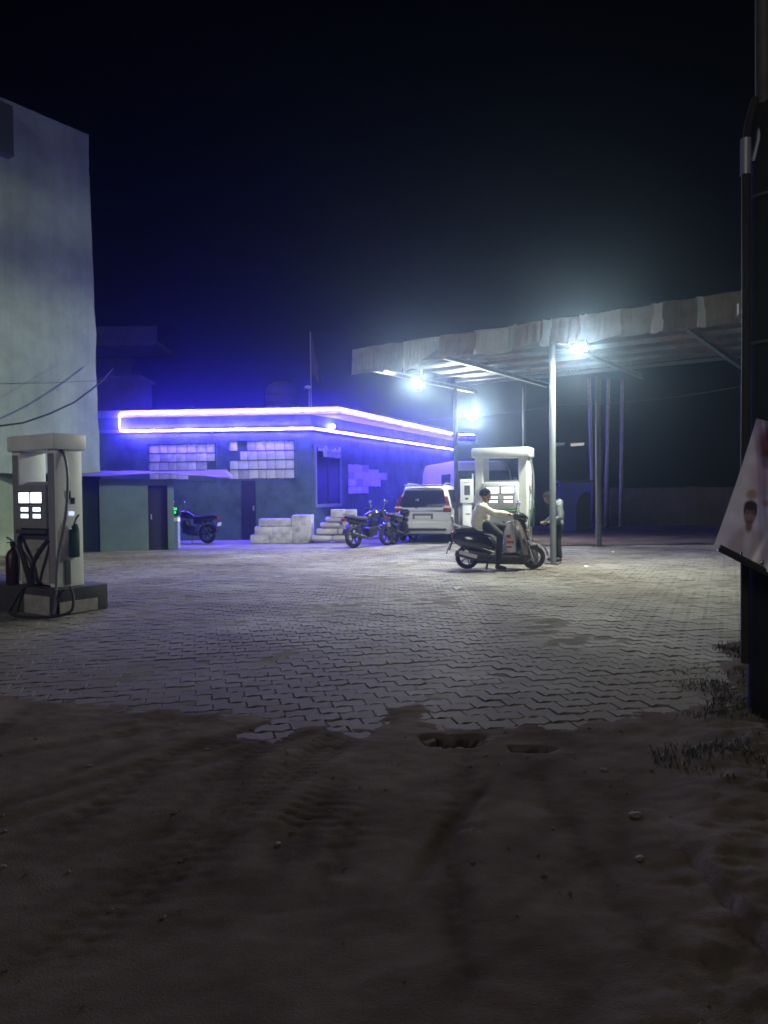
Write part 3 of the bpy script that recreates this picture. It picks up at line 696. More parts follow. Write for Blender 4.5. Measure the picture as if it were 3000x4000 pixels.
# hose loop hanging over the island on to the ground
hl = [Nn + u_ * a + v_ * b_ + Vector((0, 0, c)) for a, b_, c in ((-0.55, 0.06, 0.36), (-0.62, -0.03, 0.30), (-0.75, -0.10, 0.06), (-0.60, -0.20, 0.025), (-0.2, -0.26, 0.025), (0.12, -0.10, 0.03), (0.22, 0.10, 0.08), (0.12, 0.20, 0.25), (0.02, 0.22, 0.37))]
sp = []
for i in range(len(hl) - 1):
    p0, p1, p2, p3 = hl[max(i - 1, 0)], hl[i], hl[i + 1], hl[min(i + 2, len(hl) - 1)]
    for k in range(6):
        t = k / 6; sp.append(0.5 * ((2 * p1) + (p2 - p0) * t + (2 * p0 - 5 * p1 + 4 * p2 - p3) * t * t + (3 * p1 - p0 - 3 * p2 + p3) * t ** 3))
tag(MB().tube(sp, 0.018, 8).build('fuel_hose', M_rubber, None, True), 'black fuel hose looped over the left island to the ground', 'hose')
# fire extinguisher and white bin beside the left dispenser
q = Nn - u_ * 1.02 + v_ * 0.10 + Vector((0, 0, 0.34))
fe = thing('fire_extinguisher', q, -TH, 'dark red fire extinguisher standing before the left dispenser', 'extinguisher')
rings = [[(r * math.cos(t * math.pi / 9), r * math.sin(t * math.pi / 9), z) for t in range(18)] for z, r in ((0, 0.085), (0.02, 0.095), (0.36, 0.095), (0.43, 0.07), (0.47, 0.03), (0.50, 0.03))]
MB().loft(rings).build('cylinder', M_red, fe, True)
MB().box((0, 0, 0.53), (0.07, 0.05, 0.06), None, 0.008).build('valve', M_black, fe)
MB().box((-0.06, 0, 0.585), (0.17, 0.025, 0.014), ry3(R(20))).box((-0.06, 0, 0.55), (0.15, 0.025, 0.012), ry3(R(-6))).build('lever', M_chrome, fe)
hose('hose', bez((0.03, -0.02, 0.53), (0.16, -0.05, 0.52), (0.13, -0.06, 0.25), (0.10, -0.05, 0.12), 10), 0.012, M_black, fe)
q = Nn - u_ * 1.33 + v_ * 0.42 + Vector((0, 0, 0.34))
bn = thing('waste_bin', q, -TH, 'small whitish bin at the left edge beside the extinguisher', 'bin')
MB().loft([[(sx * a, sy * a * 0.8, z) for sx, sy in ((-1, -1), (1, -1), (1, 1), (-1, 1))] for z, a in ((0, 0.12), (0.30, 0.15))]).build('tub', mat('dusty_white_plastic', (0.45, 0.42, 0.43), 0.6), bn, bevel=0.01)
MB().box((0, 0, 0.315), (0.32, 0.27, 0.025), None, 0.008).build('lid', M_grey, bn)
# right dispenser on its own island
PR = Vector((2.50, 16.05, 0)); T2 = R(21)
isl2 = thing('pump_island', PR, -T2, 'low concrete island under the white dispenser behind the scooter', 'island')
MB().box((0, 0, 0.19), (1.3, 0.70, 0.38), None, 0.025).build('kerb_block', M_conc, isl2, True)
dispenser(PR + Vector((0, 0.03, 0.38)), -T2, 'white fuel dispenser lit bright behind the scooter rider', False, 2.0)

# payment / air terminal on a pedestal
tp = thing('service_terminal', Vector((at(1826, 2100, 17.6).x, 17.6, 0)), R(-10), 'white terminal with small dark screen on a white pedestal', 'terminal')
MB().box((0, 0, 0.62), (0.20, 0.16, 1.24), None, 0.012).build('pedestal', M_white, tp, True)
MB().box((0, 0, 0.02), (0.34, 0.30, 0.04), None, 0.008).build('base_plate', M_grey, tp)
hd = MB().box((0, -0.02, 1.50), (0.30, 0.22, 0.54), None, 0.02).build('head', M_white, tp, True)
MB().box((0.01, -0.134, 1.52), (0.13, 0.01, 0.22), None, 0.003).build('screen', M_dgrey, hd)
MB().box((0.0, -0.134, 1.33), (0.07, 0.012, 0.04)).build('slot', M_black, hd)
MB().ell((0.0, -0.12, 1.71), (0.10, 0.03, 0.03)).build('top_lamp', mat('pale_lens', (0.85, 0.9, 0.92), 0.2), hd, True)
MB().box((0.13, 0.02, 1.83), (0.03, 0.03, 0.14)).build('antenna', M_white, hd)
for z in (0.98, 0.66): MB().box((0.02, -0.083, z), (0.09, 0.01, 0.02)).build('slot', M_black, tp)

# ------------------------------------------------------------------ tall building, shed on the left
M_tall = mat('weathered_plaster', (0.33, 0.40, 0.32), 0.9, col2=(0.22, 0.275, 0.225), vscale=0.9, bump=0.4, bscale=14, spec=0.08)
tn = M_tall.node_tree; tb_ = tn.nodes['Principled BSDF']; src = tb_.inputs['Base Color'].links[0].from_socket
tg = tn.nodes.new('ShaderNodeNewGeometry'); tm = tn.nodes.new('ShaderNodeMapping'); tm.inputs['Scale'].default_value = (3.0, 3.0, 0.22); tno = tn.nodes.new('ShaderNodeTexNoise'); tno.inputs['Scale'].default_value = 1.0; tno.inputs['Detail'].default_value = 8; tno.inputs['Roughness'].default_value = 0.7
tmr = tn.nodes.new('ShaderNodeMapRange'); tmr.inputs['From Min'].default_value = 0.35; tmr.inputs['From Max'].default_value = 0.7; tmr.inputs['To Min'].default_value = 1.05; tmr.inputs['To Max'].default_value = 0.85
tmu = tn.nodes.new('ShaderNodeMixRGB'); tmu.blend_type = 'MULTIPLY'; tmu.inputs['Fac'].default_value = 1.0
tn.links.new(tg.outputs['Position'], tm.inputs['Vector']); tn.links.new(tm.outputs['Vector'], tno.inputs['Vector']); tn.links.new(tno.outputs['Fac'], tmr.inputs['Value']); tn.links.new(src, tmu.inputs['Color1']); tn.links.new(tmr.outputs['Result'], tmu.inputs['Color2']); tn.links.new(tmu.outputs['Color'], tb_.inputs['Base Color'])
TC = Vector((-8.05, 21.5, 0)); TD = Vector((-0.70, -1, 0)).normalized(); TN = Vector((0.82, -0.57, 0)).normalized()
tall = thing('tall_building', TC, 0, 'tall windowless plastered wall rising at the left edge', 'building')
vs = []; fs = []; nz_, nk = 46, 26
for j in range(nz_ + 1):
    z = 11.45 * j / nz_
    for i in range(nk + 1):
        k = 9.0 * (i / nk) ** 1.5
        wob = 0.06 * noise.noise(Vector((z * 0.9, 3, 0))) + 0.03 * noise.noise(Vector((z * 4, 7, 0))) + 0.016 * (11.45 - z) * 0.0
        p = TD * (k + (wob - 0.035 * (11.45 - z) * 0.5) * (1 - min(1, k))) + TN * (0.02 * fbm(k, z, 0.8))
        vs.append((p.x, p.y, z + (0.03 * noise.noise(Vector((k * 2, 0, 1))) if j == nz_ else 0)))
nb = len(vs)
for (vx, vy, vz) in list(vs): vs.append((vx - TN.x * 7, vy - TN.y * 7, vz))
w_ = nk + 1
for j in range(nz_):
    for i in range(nk):
        a = j * w_ + i; fs.append((a, a + 1, a + w_ + 1, a + w_)); fs.append((nb + a, nb + a + w_, nb + a + w_ + 1, nb + a + 1))
    a = j * w_; fs.append((a, a + w_, nb + a + w_, nb + a)); a += nk; fs.append((a, nb + a, nb + a + w_, a + w_))
for i in range(nk):
    a = nz_ * w_ + i; fs.append((a, a + 1, nb + a + 1, nb + a))
MB().add(vs, fs).build('wall', M_tall, tall, True)
p = TD * 2.75 + TN * 0.12
MB().box((p.x, p.y, 10.6), (0.9, 0.30, 1.25), rz3(math.atan2(TD.y, TD.x)), 0.01).build('dark_vent_box', mat('dark_olive', (0.05, 0.06, 0.05), 0.8), tall)
# far balcony slab seen past the corner
bs = thing('rear_balcony', Vector((-10.2, 29, 0)), 0, 'faint concrete balcony slab behind the tall wall', 'balcony')
MB().box((0, 0, 6.95), (4.2, 2.4, 0.18), None, 0.01).build('slab', M_faint, bs)
MB().box((-1.6, 1.4, 3.4), (4.0, 0.4, 6.9)).build('rear_wall', mat('rear_plaster', (0.05, 0.05, 0.055), 0.9, var=0.2), bs)
MB().box((0, -1.15, 7.3), (4.2, 0.08, 0.5)).build('parapet', M_faint, bs)
# cables over the tall wall
ca_ = [at(-30, 1668, 18.6), at(90, 1652, 18.9), at(190, 1618, 19.3), at(290, 1572, 19.8), at(360, 1520, 20.3), at(402, 1486, 20.6), at(440, 1440, 21.0)]
tag(MB().tube(ca_, 0.022, 6).build('drooping_cable', M_rubber, None, True), 'thick dark cable drooping across the tall left wall', 'cable')
tag(MB().tube([at(-20, 1500, 18.9), at(200, 1496, 19.6), at(420, 1485, 21)], 0.006, 5).build('thin_wire', M_dgrey), 'thin wire running level across the tall left wall', 'wire')
# low shed with sheet awning
SH = Vector((at(392, 2160, 20.2).x, 20.2, 0))
shed = thing('shed', SH, R(17), 'low pale blue shed with a dark doorway beside the tall wall', 'shed')
M_shed = mat('pale_teal_plaster', (0.105, 0.160, 0.165), 0.85, var=0.2, vscale=1.5, bump=0.2)
sw = 1.98; hz = 1.92
MB().box((0.61, 0.07, hz / 2), (1.22, 0.14, hz), None, 0.008).build('front_wall', M_shed, shed)
MB().box((1.80, 0.07, hz / 2), (0.16, 0.14, hz), None, 0.008).build('front_wall', M_shed, shed)
MB().box((1.47, 0.07, 1.83), (0.50, 0.13, 0.16)).build('lintel', M_shed, shed)
MB().box((1.81, 1.0, hz / 2), (0.14, 1.70, hz)).build('side_wall', M_shed, shed)
MB().box((0.07, 1.0, hz / 2), (0.14, 1.70, hz)).build('side_wall', M_shed, shed)
dr = MB().box((1.47, 0.13, 0.87), (0.50, 0.04, 1.74), None, 0.005).build('door', mat('dark_blue_door2', (0.012, 0.014, 0.03), 0.6), shed)
MB().box((1.30, 0.10, 0.9), (0.03, 0.03, 0.14)).build('handle', M_steel, dr)
lw = MB().box((-1.6, 0.35, 0.95), (3.1, 0.14, 1.9)).build('lean_to_wall', mat('dark_green_wall', (0.03, 0.06, 0.05), 0.85, var=0.2), shed)
# sagging sheet over the shed
aw = MB(); vs = []; fs = []; nx_, ny_ = 44, 8
for i in range(nx_ + 1):
    for j in range(ny_ + 1):
        u, w2 = i / nx_, j / ny_
        x = -3.3 + u * 6.75; y = -0.45 + w2 * (2.6 - 0.6 * u)
        z = 2.06 + 0.16 * w2 - 0.07 * u + 0.035 * math.sin(u * 11) * (1 - w2) + 0.04 * fbm(x, y, 0.9) + 0.10 * max(0, u - 0.8) * 4 * w2
        vs.append((x, y, z))
for i in range(nx_):
    for j in range(ny_): a = i * (ny_ + 1) + j; fs.append((a, a + ny_ + 1, a + ny_ + 2, a + 1))
awo = MB().add(vs, fs).build('awning_sheet', mat('grey_tarpaulin', (0.16, 0.15, 0.19), 0.6, var=0.2), shed, True)
awo.modifiers.new('thick', 'SOLIDIFY').thickness = 0.012
# air machine with green digits
an = thing('air_machine', Vector((at(688, 2130, 21.2).x, 21.2, 0)), R(-6), 'narrow tyre air machine with green digits beside the shed door', 'air machine')
MB().box((0, 0, 0.45), (0.19, 0.18, 0.90), None, 0.012).build('pedestal', mat('pale_blue_metal', (0.22, 0.25, 0.40), 0.5), an)
MB().box((0, 0, 1.04), (0.26, 0.20, 0.26), None, 0.015).build('head', M_black, an)
MB().box((0, -0.02, 0.80), (0.21, 0.20, 0.10), None, 0.01).build('collar', M_white, an)
M_dig = emat('green_digits', (0.03, 1.0, 0.15), 3.5)
SEG = {'a': (0, 1, 1, 0), 'b': (1, .5, 0, 1), 'c': (1, -.5, 0, 1), 'd': (0, -1, 1, 0), 'e': (-1, -.5, 0, 1), 'f': (-1, .5, 0, 1)}
for (row, n_, z) in ((0, 3, 1.10), (1, 2, 1.00)):
    for i in range(n_):
        mb = MB(); xc = -0.06 + i * 0.06 + row * 0.03
        for s_, (ox, oz, hh, vv) in SEG.items(): mb.box((xc + ox * 0.016, -0.108, z + oz * 0.026), (0.026 if hh else 0.008, 0.006, 0.008 if hh else 0.020))
        mb.build('digit', M_dig, an)

# ------------------------------------------------------------------ stacks by the facade
M_box = mat('white_carton', (0.52, 0.51, 0.52), 0.85, var=0.45, vscale=3.5, bump=0.4, bscale=18)
def carton(px0, px1, py0, py1, Y, dep, label, m=M_box, bev=0.02, group='white blocks stacked by the facade', rot=0.0):
    a = at(px0, py1, Y); b_ = at(px1, py0, Y); w, h = abs(b_.x - a.x), abs(b_.z - a.z); z0 = min(a.z, b_.z)
    o = MB().box((0, 0, h / 2), (w, dep, h), None, bev).build('block', m, None, True); o.location = ((a.x + b_.x) / 2, Y + dep / 2, max(0.005, z0)); o.rotation_euler = (0, 0, rot)
    return tag(o, label, 'block', group)
YB = 22.9
carton(978, 1052, 2092, 2126, YB, 0.5, 'white block, left end of the bottom row of the left stack')
carton(1053, 1140, 2090, 2126, YB, 0.5, 'white block, right end of the bottom row of the left stack')
carton(994, 1062, 2057, 2091, YB, 0.5, 'white block, left one in the middle row of the left stack', rot=0.03)
carton(1063, 1140, 2056, 2089, YB, 0.5, 'white block, right one in the middle row of the left stack')
carton(1010, 1138, 2026, 2055.5, YB, 0.5, 'long white block on top of the left stack')
carton(1142, 1218, 2012, 2122, YB, 0.55, 'tall upright white block at the right end of the left stack', rot=-0.05)
M_sack = mat('dusty_white_sack', (0.46, 0.44, 0.45), 0.9, var=0.25, vscale=5)
def sack(px0, px1, py0, py1, Y, label):
    a = at(px0, py1, Y); b_ = at(px1, py0, Y); w, h = abs(b_.x - a.x), abs(b_.z - a.z)
    o = MB().secs([(-w / 2, h * 0.5, 0.08, h * 0.25), (-w * 0.44, h / 2, 0.22, h * 0.44), (-w * 0.2, h / 2, 0.27, h * 0.5), (w * 0.2, h / 2, 0.27, h * 0.5), (w * 0.44, h / 2, 0.22, h * 0.43), (w / 2, h / 2, 0.08, h * 0.25)]).build('sack', M_sack, None, True)
    o.location = ((a.x + b_.x) / 2, Y + 0.25, max(0.005, min(a.z, b_.z))); return tag(o, label, 'sack', 'sacks piled by the side wall')
YS = 22.7
sack(1212, 1300, 2090, 2118, YS, 'dusty sack, left one at the bottom of the pile')
sack(1296, 1384, 2090, 2118, YS, 'dusty sack, right one at the bottom of the pile, behind the motorcycle wheel')
sack(1232, 1322, 2063, 2092, YS + 0.05, 'dusty sack, left one in the second layer of the pile')
sack(1318, 1388, 2062, 2092, YS + 0.05, 'dusty sack, right one in the second layer of the pile')
sack(1248, 1330, 2040, 2065, YS + 0.1, 'dusty sack in the third layer of the pile')
sack(1268, 1345, 2018, 2042, YS + 0.12, 'topmost sack of the pile, just under the two white blocks')
carton(1292, 1347, 1990, 2022, YS + 0.1, 0.45, 'left white block on top of the sack pile', group='white blocks on the sacks')
carton(1348, 1392, 1991, 2024, YS + 0.12, 0.45, 'right white block on top of the sack pile', group='white blocks on the sacks')
sack(1334, 1392, 2024, 2066, YS + 0.2, 'upright sack at the right of the pile, under a white block')

# ------------------------------------------------------------------ wheels
def wheel(parent, x, y, r, wdt, name='wheel', rim=M_steel, spokes=6, axis_y=True, tyre_m=M_rubber, rimr=0.66):
    w = bpy.data.objects.new(name, MB().torus((0, 0, 0), r - wdt * 0.45, wdt * 0.45, 'y', 30, 10, 1.05).mesh('tyre_carcass', tyre_m, True)); C.objects.link(w)
    w.parent = parent; w.location = (x, y, r)
    ri = MB().torus((0, 0, 0), r * rimr, r * 0.05, 'y', 26, 6, 1.8).cyl((0, -wdt * 0.35, 0), (0, wdt * 0.35, 0), r * 0.17, None, 12)
    for i in range(spokes):
        a = 2 * math.pi * i / spokes; ri.box((math.cos(a) * r * rimr * 0.5, 0, math.sin(a) * r * rimr * 0.5), (r * rimr, wdt * 0.25, r * 0.10), ry3(-a))
    ri.build('rim', rim, w, True)
    return w

# ------------------------------------------------------------------ white people carrier
def car(loc, rz):
    t = thing('parked_car', loc, rz, 'white people carrier seen from behind beside the side wall', 'car')
    Mw = mat('car_white', (0.62, 0.64, 0.62), 0.28, coat=0.6)
    # stations along x (rear = -2.2); each: half width, sill z, belt z, roof z, roof half width
    ST = [(-2.20, 0.80, 0.30, 1.00, 1.02, 0.70), (-2.16, 0.845, 0.27, 1.00, 1.60, 0.60), (-1.85, 0.865, 0.25, 1.00, 1.68, 0.62), (-1.2, 0.87, 0.22, 0.99, 1.70, 0.63),
          (-0.2, 0.87, 0.22, 0.98, 1.70, 0.63), (0.5, 0.865, 0.22, 0.97, 1.64, 0.60), (1.05, 0.86, 0.22, 0.97, 1.30, 0.66), (1.35, 0.855, 0.23, 0.96, 1.02, 0.72), (2.0, 0.80, 0.25, 0.80, 0.86, 0.62), (2.2, 0.66, 0.30, 0.62, 0.68, 0.48)]
    def shear(k, z):
        if k > 2: return 0.0
        f = (1.0, 1.0, 0.55)[k]
        return f * (0.03 * sst(0.55, 0.95, z) + 0.30 * sst(0.98, 1.66, z))
    rings = []
    for k, (x, hw, zs, zb, zr, rw) in enumerate(ST):
        half = [(0.0, zs), (hw * 0.88, zs), (hw, zs + 0.14), (hw * 1.0, (zs + zb) / 2 + 0.05), (hw * 0.975, zb - 0.01), (rw + (hw - rw) * 0.42, zb + (zr - zb) * 0.55), (rw, max(zb + 0.005, zr - 0.045)), (rw * 0.72, zr), (0.0, zr + 0.012)]
        ring = [(x + shear(k, z), -y, z) for y, z in half] + [(x + shear(k, z), y, z) for y, z in half[-2:0:-1]]
        rings.append(ring)
    mb = MB().loft(rings, cap=False); n = len(rings[0]); base = (len(rings) - 1) * n
    for o_, flip in ((0, 0), (base, 1)):
        for i in range(8):
            a, b_ = o_ + i, o_ + i + 1; c_, d_ = o_ + (n - i - 1) % n + (1 if False else 0), 0
            l = lambda q: o_ + (n - q) % n
            f = (a, b_, l(i + 1), l(i)); f = tuple(dict.fromkeys(f))
            if len(f) >= 3: mb.f.append(f)
    mb.build('body', Mw, t, True)
    rx = lambda z: -2.19 + 0.03 * sst(0.55, 0.95, z) + 0.30 * sst(0.98, 1.66, z)
    def rear_panel(name, y0, y1, z0, z1, m, parent=t, out=0.012, y0b=None, y1b=None, n_=5):
        y0b = y0 if y0b is None else y0b; y1b = y1 if y1b is None else y1b
        vs = []; fs = []
        for i in range(n_ + 1):
            q = i / n_; z = z0 + (z1 - z0) * q; a, b_ = y0 + (y0b - y0) * q, y1 + (y1b - y1) * q
            for (y, xx) in ((a, 0), (b_, 0), (b_, 0.06), (a, 0.06)): vs.append((rx(z) - out + xx, y, z))
        for i in range(n_):
            for j in range(4): fs.append((i * 4 + j, i * 4 + (j + 1) % 4, (i + 1) * 4 + (j + 1) % 4, (i + 1) * 4 + j))
        fs += [(3, 2, 1, 0), tuple(range(n_ * 4, n_ * 4 + 4))]
        return MB().add(vs, fs).build(name, m, parent)
    Mt = mat('tail_lamp_red', (0.22, 0.035, 0.02), 0.15, coat=0.5)
    rear_panel('rear_window', -0.70, 0.70, 1.04, 1.54, M_glass, out=0.02, y0b=-0.57, y1b=0.57)
    rear_panel('tailgate_panel', -0.62, 0.62, 0.66, 1.0, Mw, out=0.018)
    for s_ in (-1, 1):
        rear_panel('tail_lamp', s_ * 0.60, s_ * 0.83, 0.90, 1.06, Mt, out=0.03)
        rear_panel('tail_lamp', s_ * 0.70, s_ * 0.80, 1.06, 1.36, Mt, out=0.024, y0b=s_ * 0.62, y1b=s_ * 0.70)
        MB().ell((-2.24, s_ * 0.66, 0.52), (0.02, 0.06, 0.025)).build('reflector', Mt, t, True)
    rear_panel('chrome_strip', -0.60, 0.60, 0.915, 0.955, M_chrome, out=0.036)
    rear_panel('plate_recess', -0.30, 0.30, 0.70, 0.86, M_dgrey, out=0.022)
    rear_panel('number_plate', -0.24, 0.24, 0.71, 0.80, mat('plate_white', (0.6, 0.6, 0.58), 0.5), out=0.030)
    MB().box((-2.235, 0, 0.52), (0.06, 1.62, 0.26), None, 0.03).build('bumper', Mw, t, True)
    MB().box((-2.255, 0, 0.40), (0.05, 1.40, 0.07), None, 0.012).build('bumper_insert', M_black, t)
    MB().box((-2.275, 0, 0.45), (0.03, 0.9, 0.016), None, 0.004).build('bumper_trim', M_chrome, t)
    MB().box((-1.92, 0, 1.675), (0.26, 1.16, 0.035), ry3(R(6)), 0.014).build('spoiler', Mw, t, True)
    MB().box((-2.045, 0, 1.655), (0.02, 0.16, 0.02)).build('brake_lamp', Mt, t)
    MB().box((-2.10, 0.10, 1.10), (0.015, 0.5, 0.02), rx3(R(6))).build('wiper', M_black, t)
    for s_ in (-1, 1):
        for (x0, x1, c0, c1) in ((-1.95, -1.15, 0.30, 0.02), (-1.08, -0.25, 0, 0), (-0.18, 0.85, 0, -0.42)):
            vs = []
            for (x, z, k) in ((x0, 1.03, 0.0), (x1, 1.02, 0.0), (x1 + c1, 1.55, 1), (x0 + c0, 1.55, 1)):
                y = (0.845 if k == 0 else 0.695); vs.append((x, s_ * (y + 0.012), z))
            vs += [(x, y - s_ * 0.05, z) for x, y, z in vs]
            MB().add(vs, [(0, 1, 2, 3), (7, 6, 5, 4), (0, 4, 5, 1), (1, 5, 6, 2), (2, 6, 7, 3), (3, 7, 4, 0)]).build('side_window', M_glass, t)
        MB().box((0.75, s_ * 0.98, 1.04), (0.10, 0.18, 0.12), None, 0.03).build('wing_mirror', Mw, t, True)
        MB().tube([(-1.6, s_ * 0.56, 1.715), (-1.4, s_ * 0.57, 1.745), (0.2, s_ * 0.57, 1.735), (0.4, s_ * 0.56, 1.69)], 0.014, 6).build('roof_rail', M_steel, t)
        for x in (-1.35, 1.40):
            wheel(t, x, s_ * 0.76, 0.315, 0.19, 'wheel', M_steel, 8)
            MB().torus((x, s_ * 0.862, 0.33), 0.36, 0.03, 'y', 24, 6, 0.4).build('wheel_arch', M_black, t, True)
    MB().box((0, 0, 0.34), (4.0, 1.30, 0.22)).build('underbody', M_black, t)
    return t
cp = gnd(1652, 2122); hd_ = R(90 - 13)
car(Vector((cp.x, cp.y, 0)) + Vector((math.cos(hd_), math.sin(hd_), 0)) * 2.2, hd_)

# ------------------------------------------------------------------ white van behind the dispenser
def van(loc, rz):
    t = thing('white_van', loc, rz, 'tall white van with dark windscreen behind the right dispenser', 'van')
    Mv = mat('van_white', (0.55, 0.56, 0.58), 0.4, var=0.08)
    # local: front faces -y
    prof = [(-1.0, 0.35), (-1.02, 1.05), (-0.96, 1.30), (-0.62, 2.30), (-0.45, 2.48), (0.2, 2.55), (4.6, 2.55), (4.8, 2.40), (4.85, 0.40)]
    rings = []
    for s_, q in ((-1.12, 0.90), (-1.05, 0.98), (-0.9, 1.0), (0.9, 1.0), (1.05, 0.98), (1.12, 0.90)):
        rings.append([(s_ * (1.0 if z < 1.3 else 1.0 - 0.10 * (z - 1.3)), y if abs(s_) < 1.1 else y * 0.98, 0.35 + (z - 0.35) * (q if z > 2 else 1)) for y, z in prof])
    MB().loft(rings).build('body', Mv, t, True)
    def onf(z): return -0.96 + (z - 1.30) * 0.34
    vs = [(x, onf(z) - 0.02, z) for x, z in ((-0.98, 1.36), (0.98, 1.36), (0.90, 2.18), (-0.90, 2.18))]; vs += [(x, y + 0.05, z) for x, y, z in vs]
    MB().add(vs, [(0, 1, 2, 3), (7, 6, 5, 4), (0, 4, 5, 1), (1, 5, 6, 2), (2, 6, 7, 3), (3, 7, 4, 0)]).build('windscreen', M_glass, t)
    MB().box((-0.05, -1.03, 1.12), (1.9, 0.06, 0.10), None, 0.02).build('bonnet_trim', Mv, t, True)
    MB().box((0, -1.03, 0.86), (1.0, 0.05, 0.22), None, 0.01).build('grille', M_black, t)
    MB().box((0, -1.05, 0.48), (2.1, 0.12, 0.24), None, 0.03).build('bumper', M_dgrey, t)
    for s_ in (-1, 1):
        MB().box((s_ * 0.80, -1.03, 0.88), (0.34, 0.06, 0.20), None, 0.02).build('headlight', M_chrome, t)
        mm = MB().box((s_ * 1.02, -1.05, 1.78), (0.13, 0.06, 0.34), None, 0.02).build('wing_mirror', Mv, t, True)
        MB().tube([(s_ * 1.02, -1.02, 1.60), (s_ * 1.06, -1.0, 1.46), (s_ * 1.14, -0.9, 1.42)], 0.014, 6).build('mirror_arm', M_dgrey, mm)
        MB().box((s_ * 1.06, 0.2, 1.78), (0.12, 1.0, 0.62), None, 0.02).build('side_window', M_glass, t)
        for y in (-0.25, 3.4):
            w = wheel(t, s_ * 0.98, y, 0.36, 0.20); w.rotation_euler = (0, 0, R(90))
    return t
van(Vector((at(1880, 2080, 25.6).x, 26.6, 0)), R(8))

# ------------------------------------------------------------------ motorcycles
def motorcycle(loc, rz, label, silver=False):
    t = thing('motorcycle', loc, rz, label, 'motorcycle', 'parked motorcycles')
    wb = 1.29
    for x, nm in ((0, 'rear_wheel'), (wb, 'front_wheel')): wheel(t, x, 0, 0.30, 0.12, nm, M_black, 6)
    MB().secs([(0.42, 0.79, 0.05, 0.03), (0.50, 0.82, 0.12, 0.09), (0.68, 0.87, 0.15, 0.12), (0.86, 0.88, 0.14, 0.11), (0.97, 0.84, 0.06, 0.06)]).build('fuel_tank', M_blackpaint, t, True)
    MB().secs([(-0.28, 0.84, 0.07, 0.03), (-0.1, 0.83, 0.12, 0.05), (0.15, 0.79, 0.13, 0.06), (0.40, 0.77, 0.12, 0.06), (0.50, 0.80, 0.08, 0.04)]).build('seat', M_rubber, t, True)
    MB().secs([(-0.30, 0.78, 0.04, 0.04), (-0.1, 0.74, 0.09, 0.08), (0.2, 0.68, 0.11, 0.10), (0.42, 0.66, 0.09, 0.08)]).build('side_panel', M_blackpaint, t, True)
    e = MB().box((0.62, 0, 0.42), (0.34, 0.28, 0.26), ry3(R(-8)), 0.04).cyl((0.68, 0, 0.48), (0.76, 0, 0.70), 0.10, 0.085, 14)
    for i in range(5): e.cyl((0.695 + 0.018 * i, 0, 0.53 + 0.035 * i), (0.70 + 0.018 * i, 0, 0.543 + 0.035 * i), 0.125, None, 14)
    e.build('engine', M_black, t, True)
    MB().tube([(0.80, -0.06, 0.58), (0.92, -0.13, 0.45), (0.80, -0.17, 0.25), (0.45, -0.18, 0.24), (0.25, -0.19, 0.27)], 0.022, 8).tube([(0.30, -0.19, 0.27), (0.22, -0.195, 0.29), (-0.25, -0.20, 0.40)], [0.03, 0.048, 0.05], 10).build('exhaust', M_black, t, True)
    fr = MB().tube([(1.02, 0, 0.92), (0.95, 0, 0.62), (0.72, 0, 0.27), (0.38, 0, 0.27), (0.30, 0, 0.60), (-0.2, 0, 0.74)], 0.02, 6)
    for s_ in (-1, 1): fr.tube([(0.38, s_ * 0.06, 0.32), (0.0, s_ * 0.08, 0.30)], 0.02, 6).tube([(0.02, s_ * 0.11, 0.33), (0.12, s_ * 0.11, 0.66)], 0.026, 8)
    fr.build('frame', M_black, t)
    for s_ in (-1, 1): MB().tube([(wb, s_ * 0.085, 0.30), (1.16, s_ * 0.085, 0.66), (1.02, s_ * 0.085, 0.98)], 0.022, 8).build('fork_leg', M_dgrey, t, True)
    hb = MB().tube([(0.80, 0.36, 1.02), (0.90, 0.22, 1.05), (1.0, 0.08, 1.0), (1.0, -0.08, 1.0), (0.90, -0.22, 1.05), (0.80, -0.36, 1.02)], 0.013, 8).build('handlebar', M_black, t, True)
    for s_ in (-1, 1):
        MB().cyl((0.80, s_ * 0.36, 1.02), (0.86, s_ * 0.27, 1.04), 0.02, None, 8).build('grip', M_rubber, hb)
        MB().tube([(0.90, s_ * 0.23, 1.05), (0.94, s_ * 0.28, 1.20)], 0.007, 5).ell((0.94, s_ * 0.30, 1.24), (0.02, 0.07, 0.045)).build('mirror', M_chrome, hb, True)
    MB().ell((1.12, 0, 0.90), (0.11, 0.11, 0.12)).build('headlamp', M_blackpaint, t, True)
    MB().torus((wb, 0, 0.30), 0.34, 0.02, 'y', 24, 6, 3.0).build('front_mudguard', M_blackpaint, t, True) if False else MB().loft([[(wb + 0.335 * math.cos(a) , y, 0.30 + 0.335 * math.sin(a)) for y in (-0.065, 0.065)] + [(wb + 0.345 * math.cos(a), y, 0.30 + 0.345 * math.sin(a)) for y in (0.065, -0.065)] for a in [R(30 + 12 * i) for i in range(11)]]).build('front_mudguard', M_blackpaint, t, True)
    MB().loft([[(0.345 * math.cos(a), y, 0.31 + 0.36 * math.sin(a)) for y in (-0.075, 0.075)] + [(0.36 * math.cos(a), y, 0.31 + 0.375 * math.sin(a)) for y in (0.075, -0.075)] for a in [R(60 + 12 * i) for i in range(10)]]).build('rear_mudguard', M_black, t, True)
    MB().box((-0.36, 0, 0.76), (0.06, 0.16, 0.07), None, 0.015).build('tail_lamp', mat('bike_tail_red', (0.25, 0.02, 0.02), 0.2), t)
    MB().box((-0.40, 0, 0.58), (0.012, 0.22, 0.11), ry3(R(-15)), 0.003).build('number_plate', mat('plate_grey', (0.45, 0.45, 0.45), 0.5), t)
    MB().tube([(-0.05, 0.11, 0.88), (-0.32, 0.10, 0.90), (-0.36, 0, 0.91), (-0.32, -0.10, 0.90), (-0.05, -0.11, 0.88)], 0.012, 6).build('grab_rail', M_chrome, t, True)
